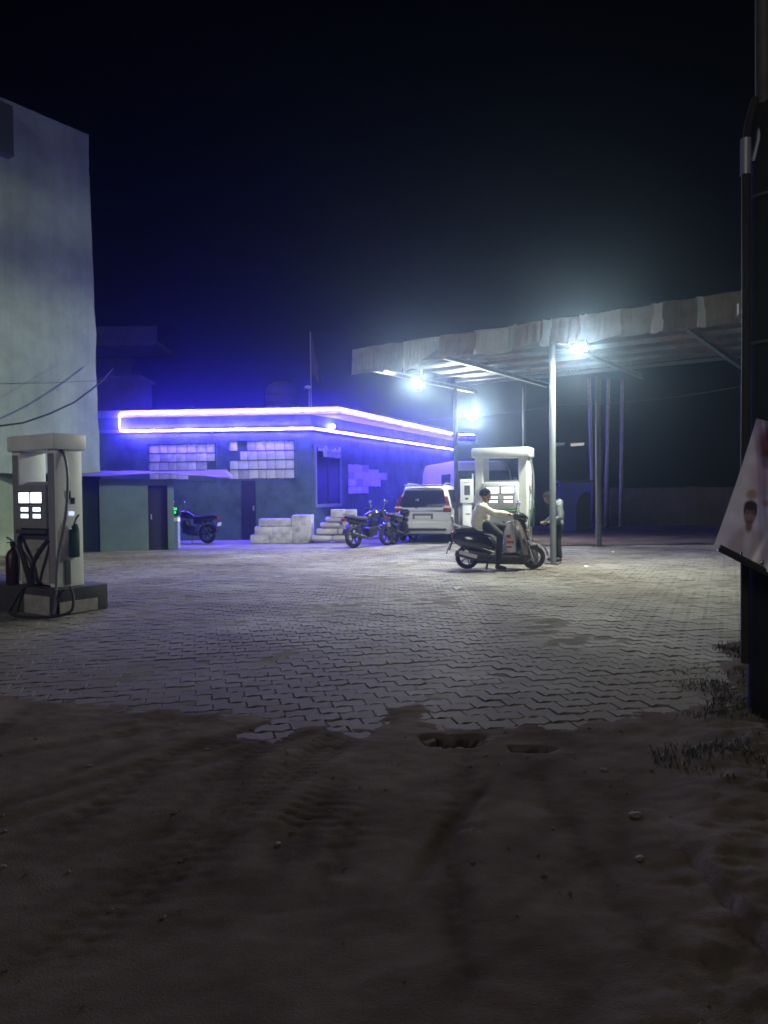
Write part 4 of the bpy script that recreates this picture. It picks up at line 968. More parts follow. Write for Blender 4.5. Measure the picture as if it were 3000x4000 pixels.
    MB().tube([(0.45, 0.10, 0.27), (0.38, 0.26, 0.02)], 0.012, 6).build('side_stand', M_black, t)
    return t
def at_g(px, py): p = gnd(px, py); return Vector((p.x, p.y, 0.008))
motorcycle(at_g(1382, 2142), R(46), 'black motorcycle parked before the sack pile, rear wheel nearest')
motorcycle(at_g(1537, 2128), R(62), 'dark motorcycle squeezed between the other motorcycle and the white car')
motorcycle(at_g(812, 2124), R(162), 'dim motorcycle in the shadow under the awning by the facade')

# ------------------------------------------------------------------ scooter
sc_loc = at_g(1825, 2224); SCR = R(-6)
def scooter(loc, rz):
    t = thing('scooter', loc, rz, 'dark scooter with chrome trim carrying the cream-jacketed rider', 'scooter')
    Mb = mat('scooter_black', (0.02, 0.02, 0.022), 0.2, coat=0.6)
    Mg = mat('scooter_grey', (0.16, 0.14, 0.13), 0.3, metal=0.3, coat=0.4)
    wheel(t, 0, 0, 0.225, 0.10, 'rear_wheel', M_dgrey, 5); wheel(t, 1.25, 0, 0.225, 0.10, 'front_wheel', M_grey, 5, tyre_m=mat('dusty_tyre', (0.07, 0.066, 0.06), 0.9))
    MB().secs([(-0.27, 0.60, 0.04, 0.05), (-0.20, 0.585, 0.10, 0.12), (0.0, 0.54, 0.17, 0.19), (0.25, 0.50, 0.19, 0.20), (0.45, 0.45, 0.17, 0.19), (0.55, 0.40, 0.12, 0.14)]).build('rear_body', Mb, t, True)
    MB().secs([(-0.22, 0.74, 0.06, 0.03), (-0.1, 0.755, 0.13, 0.055), (0.15, 0.75, 0.16, 0.06), (0.38, 0.735, 0.15, 0.06), (0.52, 0.70, 0.08, 0.04)]).build('seat', M_rubber, t, True)
    MB().box((0.72, 0, 0.275), (0.56, 0.30, 0.07), None, 0.02).build('floorboard', Mb, t, True)
    # leg shield: curved panel
    vs = []; fs = []
    for i in range(9):
        z = 0.28 + 0.64 * i / 8; hw = 0.12 + 0.15 * math.sin(math.pi * min(1, i / 8 * 0.75 + 0.1)); xc = 1.10 - 0.16 * (i / 8)
        for j in range(7):
            u = -1 + j / 3; vs.append((xc + 0.10 * (1 - u * u), u * hw, z))
    k = len(vs); vs += [(x - 0.05, y * 0.95, z) for x, y, z in vs]
    for i in range(8):
        for j in range(6): a = i * 7 + j; fs += [(a, a + 1, a + 8, a + 7), (k + a, k + a + 7, k + a + 8, k + a + 1)]
        a = i * 7; fs += [(a, a + 7, k + a + 7, k + a), (a + 6, k + a + 6, k + a + 13, a + 13)]
    for j in range(6): fs += [(j, k + j, k + j + 1, j + 1), (56 + j, 57 + j, k + 57 + j, k + 56 + j)]
    ls = MB().add(vs, fs).build('leg_shield', Mg, t, True)
    for s_ in (-1, 1):
        MB().tube([(1.10, s_ * 0.09, 0.86), (1.13, s_ * 0.17, 0.70), (1.17, s_ * 0.10, 0.58)], 0.014, 6).build('chrome_trim', M_chrome, ls, True)
        MB().ell((1.13, s_ * 0.20, 0.74), (0.03, 0.05, 0.025)).build('indicator', mat('amber_lens', (0.5, 0.2, 0.05), 0.2), ls, True)
    MB().box((1.185, 0, 0.66), (0.02, 0.10, 0.04), None, 0.008).build('badge', M_chrome, ls)
    MB().secs([(0.95, 0.50, 0.10, 0.20), (1.02, 0.62, 0.09, 0.22), (1.08, 0.55, 0.08, 0.22)]).build('inner_panel', Mb, t, True)
    MB().loft([[(1.25 + 0.26 * math.cos(a), y, 0.235 + 0.26 * math.sin(a)) for y in (-0.075, 0.075)] + [(1.25 + 0.285 * math.cos(a), y * 0.8, 0.235 + 0.285 * math.sin(a)) for y in (0.075, -0.075)] for a in [R(5 + 14 * i) for i in range(11)]]).build('front_mudguard', Mg, t, True)
    MB().tube([(1.06, 0.0, 0.92), (1.16, 0.0, 0.55)], 0.03, 8).build('steering_column', M_black, t, True)
    for s_ in (-1, 1): MB().tube([(1.14, s_ * 0.09, 0.52), (1.25, s_ * 0.085, 0.225)], 0.022, 8).build('fork_leg', M_chrome, t, True)
    hc = MB().secs([(0.88, 0.99, 0.10, 0.05), (0.96, 1.01, 0.15, 0.08), (1.06, 0.98, 0.13, 0.09), (1.13, 0.95, 0.07, 0.06)]).build('handlebar_cowl', Mb, t, True)
    MB().ell((1.10, 0, 0.96), (0.06, 0.09, 0.06)).build('headlamp', M_chrome, hc, True)
    for s_ in (-1, 1):
        MB().tube([(0.95, s_ * 0.12, 1.02), (0.90, s_ * 0.24, 1.05), (0.84, s_ * 0.35, 1.04)], 0.016, 8).build('handlebar', M_rubber, t, True)
        MB().tube([(0.86, s_ * 0.27, 1.03), (0.94, s_ * 0.33, 1.02)], 0.006, 5).build('brake_lever', M_chrome, t)
        MB().tube([(0.93, s_ * 0.20, 1.05), (0.97, s_ * 0.27, 1.20)], 0.007, 5).ell((0.97, s_ * 0.29, 1.25), (0.02, 0.075, 0.05)).build('mirror', M_chrome, t, True)
    MB().tube([(0.05, 0.15, 0.80), (-0.18, 0.13, 0.84), (-0.26, 0.0, 0.86), (-0.18, -0.13, 0.84), (0.05, -0.15, 0.80)], 0.017, 8).build('grab_rail', M_chrome, t, True)
    MB().box((-0.27, 0, 0.95), (0.05, 0.22, 0.16), ry3(R(-12)), 0.02).build('backrest', M_grey, t, True)
    MB().tube([(-0.25, 0.07, 0.86), (-0.28, 0.07, 0.94)], 0.01, 6).tube([(-0.25, -0.07, 0.86), (-0.28, -0.07, 0.94)], 0.01, 6).build('backrest_stay', M_chrome, t)
    MB().box((-0.27, 0, 0.68), (0.06, 0.22, 0.09), None, 0.025).build('tail_lamp', mat('bike_tail_red', (0.25, 0.02, 0.02), 0.2), t, True)
    MB().tube([(-0.26, 0, 0.60), (-0.34, 0, 0.36)], 0.015, 6).box((-0.36, 0, 0.40), (0.02, 0.16, 0.22), ry3(R(18)), 0.006).build('rear_flap', M_black, t)
    MB().box((-0.345, 0, 0.47), (0.012, 0.20, 0.10), ry3(R(18)), 0.003).build('number_plate', mat('plate_white', (0.6, 0.6, 0.58), 0.5), t)
    MB().tube([(0.45, -0.12, 0.20), (0.25, -0.17, 0.20), (0.16, -0.18, 0.22), (-0.22, -0.19, 0.33)], [0.02, 0.025, 0.05, 0.052], 10).build('exhaust', M_dgrey, t, True)
    MB().box((0.02, -0.245, 0.30), (0.34, 0.012, 0.075), ry3(R(16)), 0.004).build('heat_shield', M_chrome, t)
    MB().box((0.22, -0.02, 0.28), (0.40, 0.22, 0.16), None, 0.04).build('engine', M_dgrey, t, True)
    MB().tube([(0.30, -0.19, 0.42), (0.52, -0.20, 0.33)], 0.016, 6).build('chrome_trim', M_chrome, t, True)
    MB().tube([(0.42, 0.10, 0.20), (0.36, 0.18, 0.0)], 0.012, 6).tube([(0.42, -0.10, 0.20), (0.36, -0.18, 0.0)], 0.012, 6).build('centre_stand', M_black, t)
    return t
scooter(sc_loc, SCR)
def in_sc(p): return rz3(SCR) @ Vector(p) + sc_loc
# shopping sack on the floorboard
bag = thing('shopping_sack', in_sc((0.82, 0, 0.312)), SCR, 'white sack with red print standing on the scooter floor', 'sack')
rings = []
for z, a, b_ in ((0, 0.10, 0.12), (0.03, 0.125, 0.15), (0.22, 0.13, 0.16), (0.40, 0.115, 0.14), (0.50, 0.07, 0.10), (0.55, 0.035, 0.05), (0.59, 0.06, 0.07)):
    rings.append([((a + 0.010 * math.sin(t * 1.9 + z * 9)) * math.cos(t * math.pi / 8), (b_ + 0.012 * math.sin(t * 2.3)) * math.sin(t * math.pi / 8), z) for t in range(16)])
MB().loft(rings).build('bag', mat('sack_white', (0.55, 0.53, 0.56), 0.7), bag, True)
Mrp = mat('red_print', (0.42, 0.05, 0.05), 0.6)
for z, w_b, h_b, x_b in ((0.12, 0.10, 0.03, -0.03), (0.21, 0.13, 0.05, -0.01), (0.32, 0.08, 0.06, -0.04)): MB().box((x_b, -0.160, z), (w_b, 0.012, h_b), None, 0.004).build('print_band', Mrp, bag)

# ------------------------------------------------------------------ people
def figure(name, caps, voxel, mats, parent):
    mb = MB()
    for (p0, r0, p1, r1, lab) in caps:
        p0, p1 = Vector(p0), Vector(p1)
        mb.ell(p0, (r0, r0, r0), None, 12, 8); mb.ell(p1, (r1, r1, r1), None, 12, 8)
        if (p1 - p0).length > 1e-4: mb.cyl(p0, p1, r0, r1, 12)
    o = mb.build(name, None); 
    rm = o.modifiers.new('r', 'REMESH'); rm.mode = 'VOXEL'; rm.voxel_size = voxel; rm.use_smooth_shade = True
    s_ = o.modifiers.new('s', 'SMOOTH'); s_.factor = 0.5; s_.iterations = 3
    dg = bpy.context.evaluated_depsgraph_get(); me = bpy.data.meshes.new_from_object(o.evaluated_get(dg))
    old = o.data; o.modifiers.clear(); o.data = me; bpy.data.meshes.remove(old)
    labs = list(mats.keys()); me.materials.clear()
    for l in labs: me.materials.append(mats[l])
    for f in me.polygons:
        c = f.center; best = 1e9; bl = labs[0]
        for (p0, r0, p1, r1, lab) in caps:
            p0v, p1v = Vector(p0), Vector(p1); d = p1v - p0v; L = d.length_squared
            t = 0 if L < 1e-9 else max(0, min(1, (c - p0v).dot(d) / L)); q = (c - (p0v + d * t)).length - (r0 + (r1 - r0) * t)
            if q < best: best = q; bl = lab
        f.material_index = labs.index(bl); f.use_smooth = True
    o.parent = parent
    return o
def hand(caps, w, dirn, side, grip=True, lab='skin'):
    # palm and five fingers; w wrist, dirn forward direction, side = direction across the knuckles
    w = Vector(w); d = Vector(dirn).normalized(); s_ = Vector(side).normalized(); n = d.cross(s_).normalized()
    if n.z > 0: n = -n
    pc = w + d * 0.045
    for k in (-0.024, 0, 0.024): caps.append((w + s_ * k * 0.7, 0.019, w + d * 0.085 + s_ * k, 0.016, lab))
    for k, L in ((-0.033, 0.062), (-0.011, 0.075), (0.011, 0.070), (0.033, 0.055)):
        b0 = w + d * 0.085 + s_ * k; m1 = b0 + d * L * 0.5 + n * (0.012 if grip else 0.006); m2 = m1 + (n * L * 0.55 - d * 0.006 if grip else d * L * 0.45 + n * 0.02)
        caps.append((b0, 0.0105, m1, 0.0098, lab)); caps.append((m1, 0.0098, m2, 0.0085, lab))
    t0 = w + d * 0.03 - s_ * 0.03; t1 = t0 + d * 0.03 - s_ * 0.03 + n * 0.01; t2 = t1 + d * 0.028 + n * 0.018
    caps.append((t0, 0.014, t1, 0.012, lab)); caps.append((t1, 0.012, t2, 0.010, lab))
def head(caps, c, fwd, r=0.078):
    c = Vector(c); f = Vector(fwd).normalized(); up = Vector((0, 0, 1)); up = (up - f * up.dot(f)).normalized(); s_ = f.cross(up)
    caps.append((c + up * 0.035 - f * 0.02, r * 1.12, c + up * 0.03 + f * 0.012, r * 1.05, 'skin'))
    caps.append((c - up * 0.02 + f * 0.02, r * 0.86, c - up * 0.075 + f * 0.045, r * 0.52, 'skin'))
    caps.append((c + up * 0.0 + f * 0.088, 0.011, c - up * 0.03 + f * 0.104, 0.014, 'skin'))
    caps.append((c - up * 0.062 + f * 0.080 - s_ * 0.016, 0.009, c - up * 0.062 + f * 0.080 + s_ * 0.016, 0.009, 'lip'))
    for q in (-1, 1):
        caps.append((c + f * 0.080 + s_ * q * 0.030 + up * 0.008, 0.010, c + f * 0.081 + s_ * q * 0.033 + up * 0.008, 0.010, 'eye'))
        caps.append((c + s_ * q * 0.082 - f * 0.012 + up * 0.015, 0.014, c + s_ * q * 0.080 - f * 0.015 - up * 0.025, 0.010, 'skin'))
    return c, f, up, s_
def hair(parent, c, f, up, s_, m, r=0.102):
    vs = []; fs = []; nu, nv = 24, 12
    for j in range(nv + 1):
        ph = R(112) * j / nv
        for i in range(nu):
            t = 2 * math.pi * i / nu; d = f * (math.sin(ph) * math.cos(t)) + s_ * (math.sin(ph) * math.sin(t)) + up * math.cos(ph)
            cut = max(0, math.cos(t)); 
            if cut > 0.35 and ph > R(62): d = (d + up * (0.75 * sst(R(62), R(112), ph))).normalized()
            vs.append(c + up * 0.035 - f * 0.012 + d * (r + 0.006 * noise.noise(Vector((t * 3, ph * 5, 1)))) * Vector((1, 1, 1)).x)
    for j in range(nv):
        for i in range(nu): fs.append((j * nu + i, j * nu + (i + 1) % nu, (j + 1) * nu + (i + 1) % nu, (j + 1) * nu + i))
    o = MB().add(vs, fs).build('hair', m, parent, True); o.modifiers.new('t', 'SOLIDIFY').thickness = 0.012
    return o
M_skin = mat('skin_brown', (0.22, 0.115, 0.075), 0.55); M_lip = mat('lip', (0.18, 0.07, 0.06), 0.5); M_eye = mat('eye_dark', (0.03, 0.02, 0.02), 0.3)
M_hair = mat('black_hair', (0.010, 0.008, 0.008), 0.9, spec=0.15)
M_cream = mat('cream_jacket', (0.74, 0.71, 0.58), 0.85, var=0.16, vscale=9, bump=1.0, bscale=13)
M_trous = mat('black_trousers', (0.016, 0.016, 0.02), 0.85)
M_shoe = mat('dark_shoe', (0.03, 0.025, 0.022), 0.6)
# rider, sitting on the scooter
rid = thing('person', sc_loc, SCR, 'person in cream jacket and black trousers sitting on the scooter', 'person')
cp_ = []
cp_ += [((0.25, 0, 0.90), 0.178, (0.27, 0, 1.04), 0.180, 'jacket'), ((0.27, 0.06, 1.04), 0.158, (0.29, 0.08, 1.15), 0.130, 'jacket'), ((0.27, -0.06, 1.04), 0.158, (0.29, -0.08, 1.15), 0.130, 'jacket'),
        ((0.30, -0.17, 1.20), 0.068, (0.30, 0.17, 1.20), 0.068, 'jacket'), ((0.26, -0.08, 0.86), 0.150, (0.26, 0.08, 0.86), 0.150, 'jacket'),
        ((0.32, 0, 1.24), 0.058, (0.34, 0, 1.31), 0.055, 'skin'), ((0.30, 0, 1.235), 0.085, (0.32, 0, 1.265), 0.07, 'jacket')]
for s_ in (-1, 1):
    cp_ += [((0.30, s_ * 0.20, 1.17), 0.080, (0.50, s_ * 0.27, 1.07), 0.066, 'jacket'), ((0.50, s_ * 0.27, 1.07), 0.066, (0.74, s_ * 0.30, 1.055), 0.046, 'jacket'),
            ((0.27, s_ * 0.10, 0.85), 0.115, (0.40, s_ * 0.16, 0.84), 0.100, 'trousers')]
    hand(cp_, (0.755, s_ * 0.30, 1.055), (1, s_ * 0.05, 0.02), (0, 1, 0))
# right leg (near) down to the ground, left leg on the floorboard
cp_ += [((0.40, -0.16, 0.84), 0.100, (0.62, -0.25, 0.66), 0.072, 'trousers'), ((0.62, -0.25, 0.66), 0.072, (0.60, -0.27, 0.40), 0.060, 'trousers'), ((0.60, -0.27, 0.40), 0.060, (0.57, -0.28, 0.13), 0.048, 'trousers'),
        ((0.56, -0.28, 0.065), 0.044, (0.70, -0.29, 0.045), 0.036, 'shoe'),
        ((0.40, 0.16, 0.84), 0.100, (0.70, 0.19, 0.80), 0.072, 'trousers'), ((0.70, 0.19, 0.80), 0.070, (0.76, 0.17, 0.58), 0.058, 'trousers'), ((0.76, 0.17, 0.58), 0.056, (0.74, 0.16, 0.40), 0.046, 'trousers'), ((0.73, 0.16, 0.355), 0.040, (0.88, 0.16, 0.345), 0.034, 'shoe')]
hc = head(cp_, (0.36, 0, 1.40), (1, 0.0, -0.12), 0.084)
figure('body', cp_, 0.0095, {'jacket': M_cream, 'trousers': M_trous, 'skin': M_skin, 'lip': M_lip, 'eye': M_eye, 'shoe': M_shoe}, rid)
hair(rid, *hc, M_hair, 0.113)
# standing attendant behind the post
man = thing('person', Vector((at(2177, 2196, 16.1).x, 16.1, 0.008)), R(180 + 8), 'person in grey hooded jacket standing bowed behind the canopy post', 'person')
M_hood = mat('grey_hoodie', (0.17, 0.19, 0.195), 0.9, var=0.2, vscale=9, bump=1.0, bscale=13)
M_jean = mat('dark_jeans', (0.022, 0.025, 0.032), 0.9)
cp_ = [((0.0, 0, 0.84), 0.135, (-0.01, 0, 1.0), 0.14, 'jacket'), ((0.0, 0.06, 1.0), 0.12, (0.02, 0.08, 1.16), 0.105, 'jacket'), ((0.0, -0.06, 1.0), 0.12, (0.02, -0.08, 1.16), 0.105, 'jacket'),
       ((0.03, -0.15, 1.19), 0.066, (0.03, 0.15, 1.19), 0.066, 'jacket'), ((0.0, -0.07, 0.80), 0.11, (0.0, 0.07, 0.80), 0.11, 'jacket'), ((0.06, 0, 1.22), 0.055, (0.15, 0, 1.28), 0.052, 'skin'),
       ((-0.05, -0.06, 1.23), 0.062, (-0.05, 0.06, 1.23), 0.062, 'jacket'), ((-0.07, 0, 1.19), 0.07, (-0.05, 0, 1.25), 0.06, 'jacket')]
for s_ in (-1, 1):
    cp_ += [((0.03, s_ * 0.185, 1.17), 0.062, (0.02, s_ * 0.235, 0.93), 0.052, 'jacket'), ((0.02, s_ * 0.235, 0.93), 0.052, (0.20, s_ * 0.13, 0.83), 0.040, 'jacket'),
            ((0.0, s_ * 0.085, 0.76), 0.098, (0.02, s_ * 0.10, 0.45), 0.066, 'jeans'), ((0.02, s_ * 0.10, 0.45), 0.064, (-0.02, s_ * 0.11, 0.12), 0.047, 'jeans'), ((-0.02, s_ * 0.11, 0.05), 0.042, (0.14, s_ * 0.13, 0.04), 0.036, 'shoe')]
    hand(cp_, (0.215, s_ * 0.12, 0.825), (0.8, -s_ * 0.5, 0.0), (0.5, s_ * 0.8, 0.2))
hc = head(cp_, (0.185, 0, 1.33), (1, 0, -0.55))
figure('body', cp_, 0.0095, {'jacket': M_hood, 'jeans': M_jean, 'skin': M_skin, 'lip': M_lip, 'eye': M_eye, 'shoe': M_shoe}, man)
hair(man, *hc, M_hair)

# ------------------------------------------------------------------ pole and banner at the right edge
UP = Vector((2.44, 4.85, 0))
up_ = thing('utility_pole', UP, 0, 'thick dark stepped steel pole at the right edge of the picture', 'pole')
M_pole = mat('dark_pole_paint', (0.014, 0.014, 0.014), 0.8, var=0.3, vscale=4, spec=0.08)
M_pole2 = mat('dull_pole_steel', (0.06, 0.055, 0.05), 0.7, var=0.3, vscale=6)
rings = [[(r * math.cos(t * math.pi / 14), r * math.sin(t * math.pi / 14), z) for t in range(28)] for z, r in ((-0.05, 0.135), (3.72, 0.128), (3.82, 0.115), (3.88, 0.085), (3.91, 0.055))]
MB().loft(rings).build('lower_tube', M_pole, up_, True)
MB().cyl((-0.05, 0, 3.88), (-0.075, 0, 6.6), 0.050, 0.040, 20).build('upper_tube', M_pole2, up_, True)
cd = MB().tube([(-0.175, -0.03, 0.4), (-0.178, -0.03, 1.6), (-0.172, -0.03, 2.6), (-0.176, -0.03, 3.55), (-0.155, -0.02, 3.75), (-0.10, 0, 3.92)], 0.027, 10).build('conduit', mat('brown_conduit', (0.026, 0.019, 0.017), 0.8, spec=0.1), up_, True)
MB().cyl((-0.178, -0.03, 3.44), (-0.177, -0.03, 3.66), 0.032, None, 12).build('tape_wrap', mat('shiny_tape', (0.24, 0.25, 0.28), 0.45, metal=0.2), cd, True)
MB().tube([(-0.14, -0.05, 3.52), (-0.115, -0.06, 3.64), (-0.10, -0.05, 3.74)], 0.012, 6).build('clip', MATS['shiny_tape'], cd, True)
for z in (1.2, 2.4, 3.3): MB().torus((0, 0, z), 0.139, 0.010, 'z', 28, 6).build('band', M_dgrey, up_, True)
# tilted printed banner, translucent film on a dark batten
bnr = thing('printed_banner', at(2955, 1635, 4.62), 0, 'tilted glossy printed banner hung in front of the pole', 'banner')
TLp = at(2955, 1635, 4.62); BLp = at(2778, 2140, 4.48); BRp = at(3130, 2300, 4.40)
ex = (BRp - BLp); ey = (BLp - TLp); en = ex.cross(ey).normalized(); en = en if en.y < 0 else -en
def bp_(u, v, off=0.0):
    p = ey * v + ex * u * (1.0 + 0.0 * v); bow = 0.028 * math.sin(u * 9.0 + v * 1.5) + 0.02 * math.sin(v * 3.0)
    return p + en * (bow + off)
def patch(name, poly_fn, m, off, nu=18, nv=26, parent=bnr):
    vs = []; fs = []
    for i in range(nu + 1):
        for j in range(nv + 1): u, v = poly_fn(i / nu, j / nv); vs.append(bp_(u, v, off))
    for i in range(nu):
        for j in range(nv): a = i * (nv + 1) + j; fs.append((a, a + nv + 1, a + nv + 2, a + 1))
    return MB().add(vs, fs).build(name, m, parent, True)
def uv_of(px, py):
    d = (at(px, py, 4.5) - Vector((0, 0, 1.5))).normalized(); o_ = Vector((0, 0, 1.5)); nn_ = ex.cross(ey).normalized()
    p = o_ + d * ((TLp - o_).dot(nn_) / d.dot(nn_)) - TLp
    a11, a12, a22 = ex.dot(ex), ex.dot(ey), ey.dot(ey); b1_, b2_ = p.dot(ex), p.dot(ey); dt = a11 * a22 - a12 * a12
    return ((b1_ * a22 - b2_ * a12) / dt, (a11 * b2_ - a12 * b1_) / dt)
UC = uv_of(2925, 2010); UX = uv_of(2975, 2010); UY = uv_of(2925, 2060)
dX = ((UX[0] - UC[0]) / 50, (UX[1] - UC[1]) / 50); dY = ((UY[0] - UC[0]) / 50, (UY[1] - UC[1]) / 50)
def pr(x, y): return (UC[0] + (x - 2925) * dX[0] + (y - 2010) * dY[0], UC[1] + (x - 2925) * dX[1] + (y - 2010) * dY[1])
def soft(d, w=0.25): return sst(1.0 + w, 1.0 - w, d)
def el(x, y, cx_, cy_, rx_, ry_): return math.hypot((x - cx_) / rx_, (y - cy_) / ry_)
def print_col(x, y):
    c = Vector((0.44, 0.39, 0.36)); n_ = noise.noise(Vector((x * 0.02, y * 0.02, 0)))
    def put(f, col): 
        nonlocal c
        c = c.lerp(Vector(col), max(0, min(1, f)))
    put(sst(2935, 2975, x + (y - 1660) * 0.10) * sst(1835, 1760, y) * 0.8, (0.50, 0.36, 0.36))
    put(soft(el(x, y, 3030, 1745, 80, 85), 0.3), (0.17, 0.05, 0.045)); put(soft(el(x, y, 3012, 1790, 45, 30), 0.5), (0.06, 0.025, 0.025))
    put(soft(el(x, y, 2985, 1870, 72, 75), 0.35) * 0.85, (0.36, 0.27, 0.23)); put(soft(el(x, y, 2990, 1815, 26, 18), 0.5) * 0.6, (0.16, 0.07, 0.07))
    put(soft(el(x, y, 2928, 1936, 24, 20), 0.4) * 0.9, (0.26, 0.15, 0.08)); put(soft(el(x, y, 3005, 1965, 30, 14), 0.4) * 0.7, (0.24, 0.15, 0.10))
    put(soft(el(x, y, 2925, 2150, 92, 92), 0.22) * sst(2040, 2075, y + 0.25 * abs(x - 2925)) * 0.85, (0.29, 0.23, 0.20)); put(soft(el(x, y, 2922, 2095, 16, 50), 0.6) * 0.6, (0.42, 0.37, 0.33))
    put(soft(el(x, y, 2925, 2055, 15, 22), 0.4), (0.15, 0.085, 0.07))
    put(soft(el(x, y, 2925, 2012, 27, 42), 0.18), (0.19, 0.11, 0.09)); put(soft(el(x, y, 2916, 2004, 8, 5), 0.6) * 0.7 + soft(el(x, y, 2936, 2004, 8, 5), 0.6) * 0.7, (0.05, 0.03, 0.03))
    put(soft(el(x, y, 2926, 2040, 16, 8), 0.5) * 0.6, (0.07, 0.04, 0.035)); put(soft(el(x, y, 2926, 2018, 5, 12), 0.6) * 0.4, (0.26, 0.16, 0.13))
    put(soft(el(x, y, 2926, 1978, 30, 20), 0.22), (0.035, 0.025, 0.025)); put(soft(el(x, y, 2951, 1996, 6, 20), 0.4), (0.035, 0.025, 0.025)); put(soft(el(x, y, 2900, 1996, 5, 16), 0.4), (0.035, 0.025, 0.025))
    return c * 0.62 * (1.0 + 0.12 * n_)
M_film = mat('banner_film', (0.60, 0.60, 0.57), 0.2, transl=0.5)
fnt = M_film.node_tree; att = fnt.nodes.new('ShaderNodeAttribute'); att.attribute_name = 'print'
for n_ in fnt.nodes:
    if n_.type == 'BSDF_PRINCIPLED': fnt.links.new(att.outputs['Color'], n_.inputs['Base Color'])
    if n_.type == 'BSDF_TRANSLUCENT': fnt.links.new(att.outputs['Color'], n_.inputs['Color'])
fo_ = patch('film', lambda a, b_: (a, b_), M_film, 0.0, 90, 110)
ca2 = fo_.data.color_attributes.new('print', 'FLOAT_COLOR', 'POINT')
det = dX[0] * dY[1] - dX[1] * dY[0]
for i_ in range(91):
    for j_ in range(111):
        du, dv = i_ / 90 - UC[0], j_ / 110 - UC[1]
        x = 2925 + (du * dY[1] - dv * dY[0]) / det; y = 2010 + (dX[0] * dv - dX[1] * du) / det
        c_ = print_col(x, y); ca2.data[i_ * 111 + j_].color = (c_.x, c_.y, c_.z, 1)
b0, b1 = bp_(0.06, 0.985), bp_(1.0, 1.0)
MB().tube([b0, b0.lerp(b1, 0.3), b0.lerp(b1, 0.6), b1], 0.021, 8).build('batten', mat('dark_batten', (0.025, 0.022, 0.03), 0.5), bnr, True)
for u in (0.30, 0.52): MB().ell(bp_(u, 0.955, 0.03), (0.012, 0.008, 0.012)).build('rivet', M_chrome, bnr, True)

# ------------------------------------------------------------------ weeds, stones, litter at the right
M_weed = mat('dry_weed', (0.040, 0.040, 0.022), 0.8, var=0.4, vscale=9)
wd = MB(); rnd = random.Random(8); cnt = 0
while cnt < 2600:
    y = rnd.uniform(3.7, 7.3); x = 1.78 + 0.42 * (y - 4.6) + rnd.uniform(-0.15, 1.1)
    if noise.noise(Vector((x * 2.3, y * 2.3, 6))) + 0.5 * noise.noise(Vector((x * 7, y * 7, 2))) < rnd.uniform(0.0, 0.5): continue
    cnt += 1; hh = rnd.uniform(0.012, 0.055); la = rnd.uniform(0, 6.28); le = hh * rnd.uniform(0.2, 1.6); w = rnd.uniform(0.0015, 0.0045); z = dirt_h(x, y)
    dx, dy = math.cos(la), math.sin(la); px_, py_ = -dy * w, dx * w
    wd.add([(x - px_, y - py_, z - 0.01), (x + px_, y + py_, z - 0.01), (x + dx * le * 0.5 - px_, y + dy * le * 0.5 - py_, z + hh * 0.7), (x + dx * le * 0.5 + px_, y + dy * le * 0.5 + py_, z + hh * 0.7), (x + dx * le, y + dy * le, z + hh * 0.9)], [(0, 1, 3, 2), (2, 3, 4)])
tag(wd.build('weeds', M_weed), 'low scrubby weeds on the dirt at the foot of the pole', 'weeds', kind='stuff')
M_stone = mat('dusty_stone', (0.13, 0.11, 0.09), 0.9, var=0.3, vscale=12)
ST_ = [((2485, 3215), 0.055, 'pale stone lying in the dirt right of the middle'), ((2500, 3390), 0.04, 'small pale stone low in the dirt at right'), ((2360, 3035), 0.04, 'flat stone at the paving edge near the second hole'),
       ((2690, 2560), 0.05, 'round stone on the paving edge beside the weeds'), ((2865, 2700), 0.05, 'stone half hidden among the weeds by the pole'), ((2850, 2790), 0.06, 'stone lowest among the weeds by the pole'),
       ((350, 3015), 0.035, 'small stone in the dirt at left'), ((810, 2945), 0.03, 'tiny stone beside the tyre track at left'), ((1085, 3320), 0.03, 'tiny stone in the deep tyre track'), ((10, 3420), 0.03, 'pale pebble at the left edge of the dirt')]
for k, (pp, r, lab) in enumerate(ST_):
    g_ = gnd(*pp); mb = MB().ell((0, 0, 0), (r * 0.6, r * 0.45, r * 0.22), None, 12, 8); rnd = random.Random(k)
    mb.v = [tuple(Vector(q) * (1 + 0.22 * noise.noise(Vector(q) * 40 + Vector((k, 0, 0))))) for q in mb.v]
    o = mb.build('stone', M_stone, None, True); o.location = (g_.x, g_.y, dirt_h(g_.x, g_.y) + r * 0.06); o.rotation_euler = (0, 0, k); tag(o, lab, 'stone', 'stones in the dirt')
gv = MB(); rnd = random.Random(21)
for _ in range(900):
    x, y = rnd.uniform(-3.4, 3.0), rnd.uniform(1.9, 6.2)
    if abs(x) > 0.55 * y + 0.3 or noise.noise(Vector((x * 1.1, y * 1.1, 9))) < rnd.uniform(-0.5, 0.5): continue
    if y > edge_y(x) + 0.5 and x < 1.78 + 0.48 * (y - 4.6): continue
    r = 0.003 + 0.011 * rnd.random() ** 3; z = dirt_h(x, y) + r * 0.25; a = rnd.uniform(0, 6)
    vs = [(x + r * rnd.uniform(.8, 1.3) * math.cos(a + k * 1.257), y + r * rnd.uniform(.7, 1.2) * math.sin(a + k * 1.257), z) for k in range(5)] + [(x, y, z + r * rnd.uniform(0.5, 0.9)), (x, y, z - r)]
    gv.add(vs, [(k, (k + 1) % 5, 5) for k in range(5)] + [((k + 1) % 5, k, 6) for k in range(5)])
tag(gv.build('loose_gravel', M_stone), 'loose gravel grains scattered over the brown dirt', 'gravel', kind='stuff')
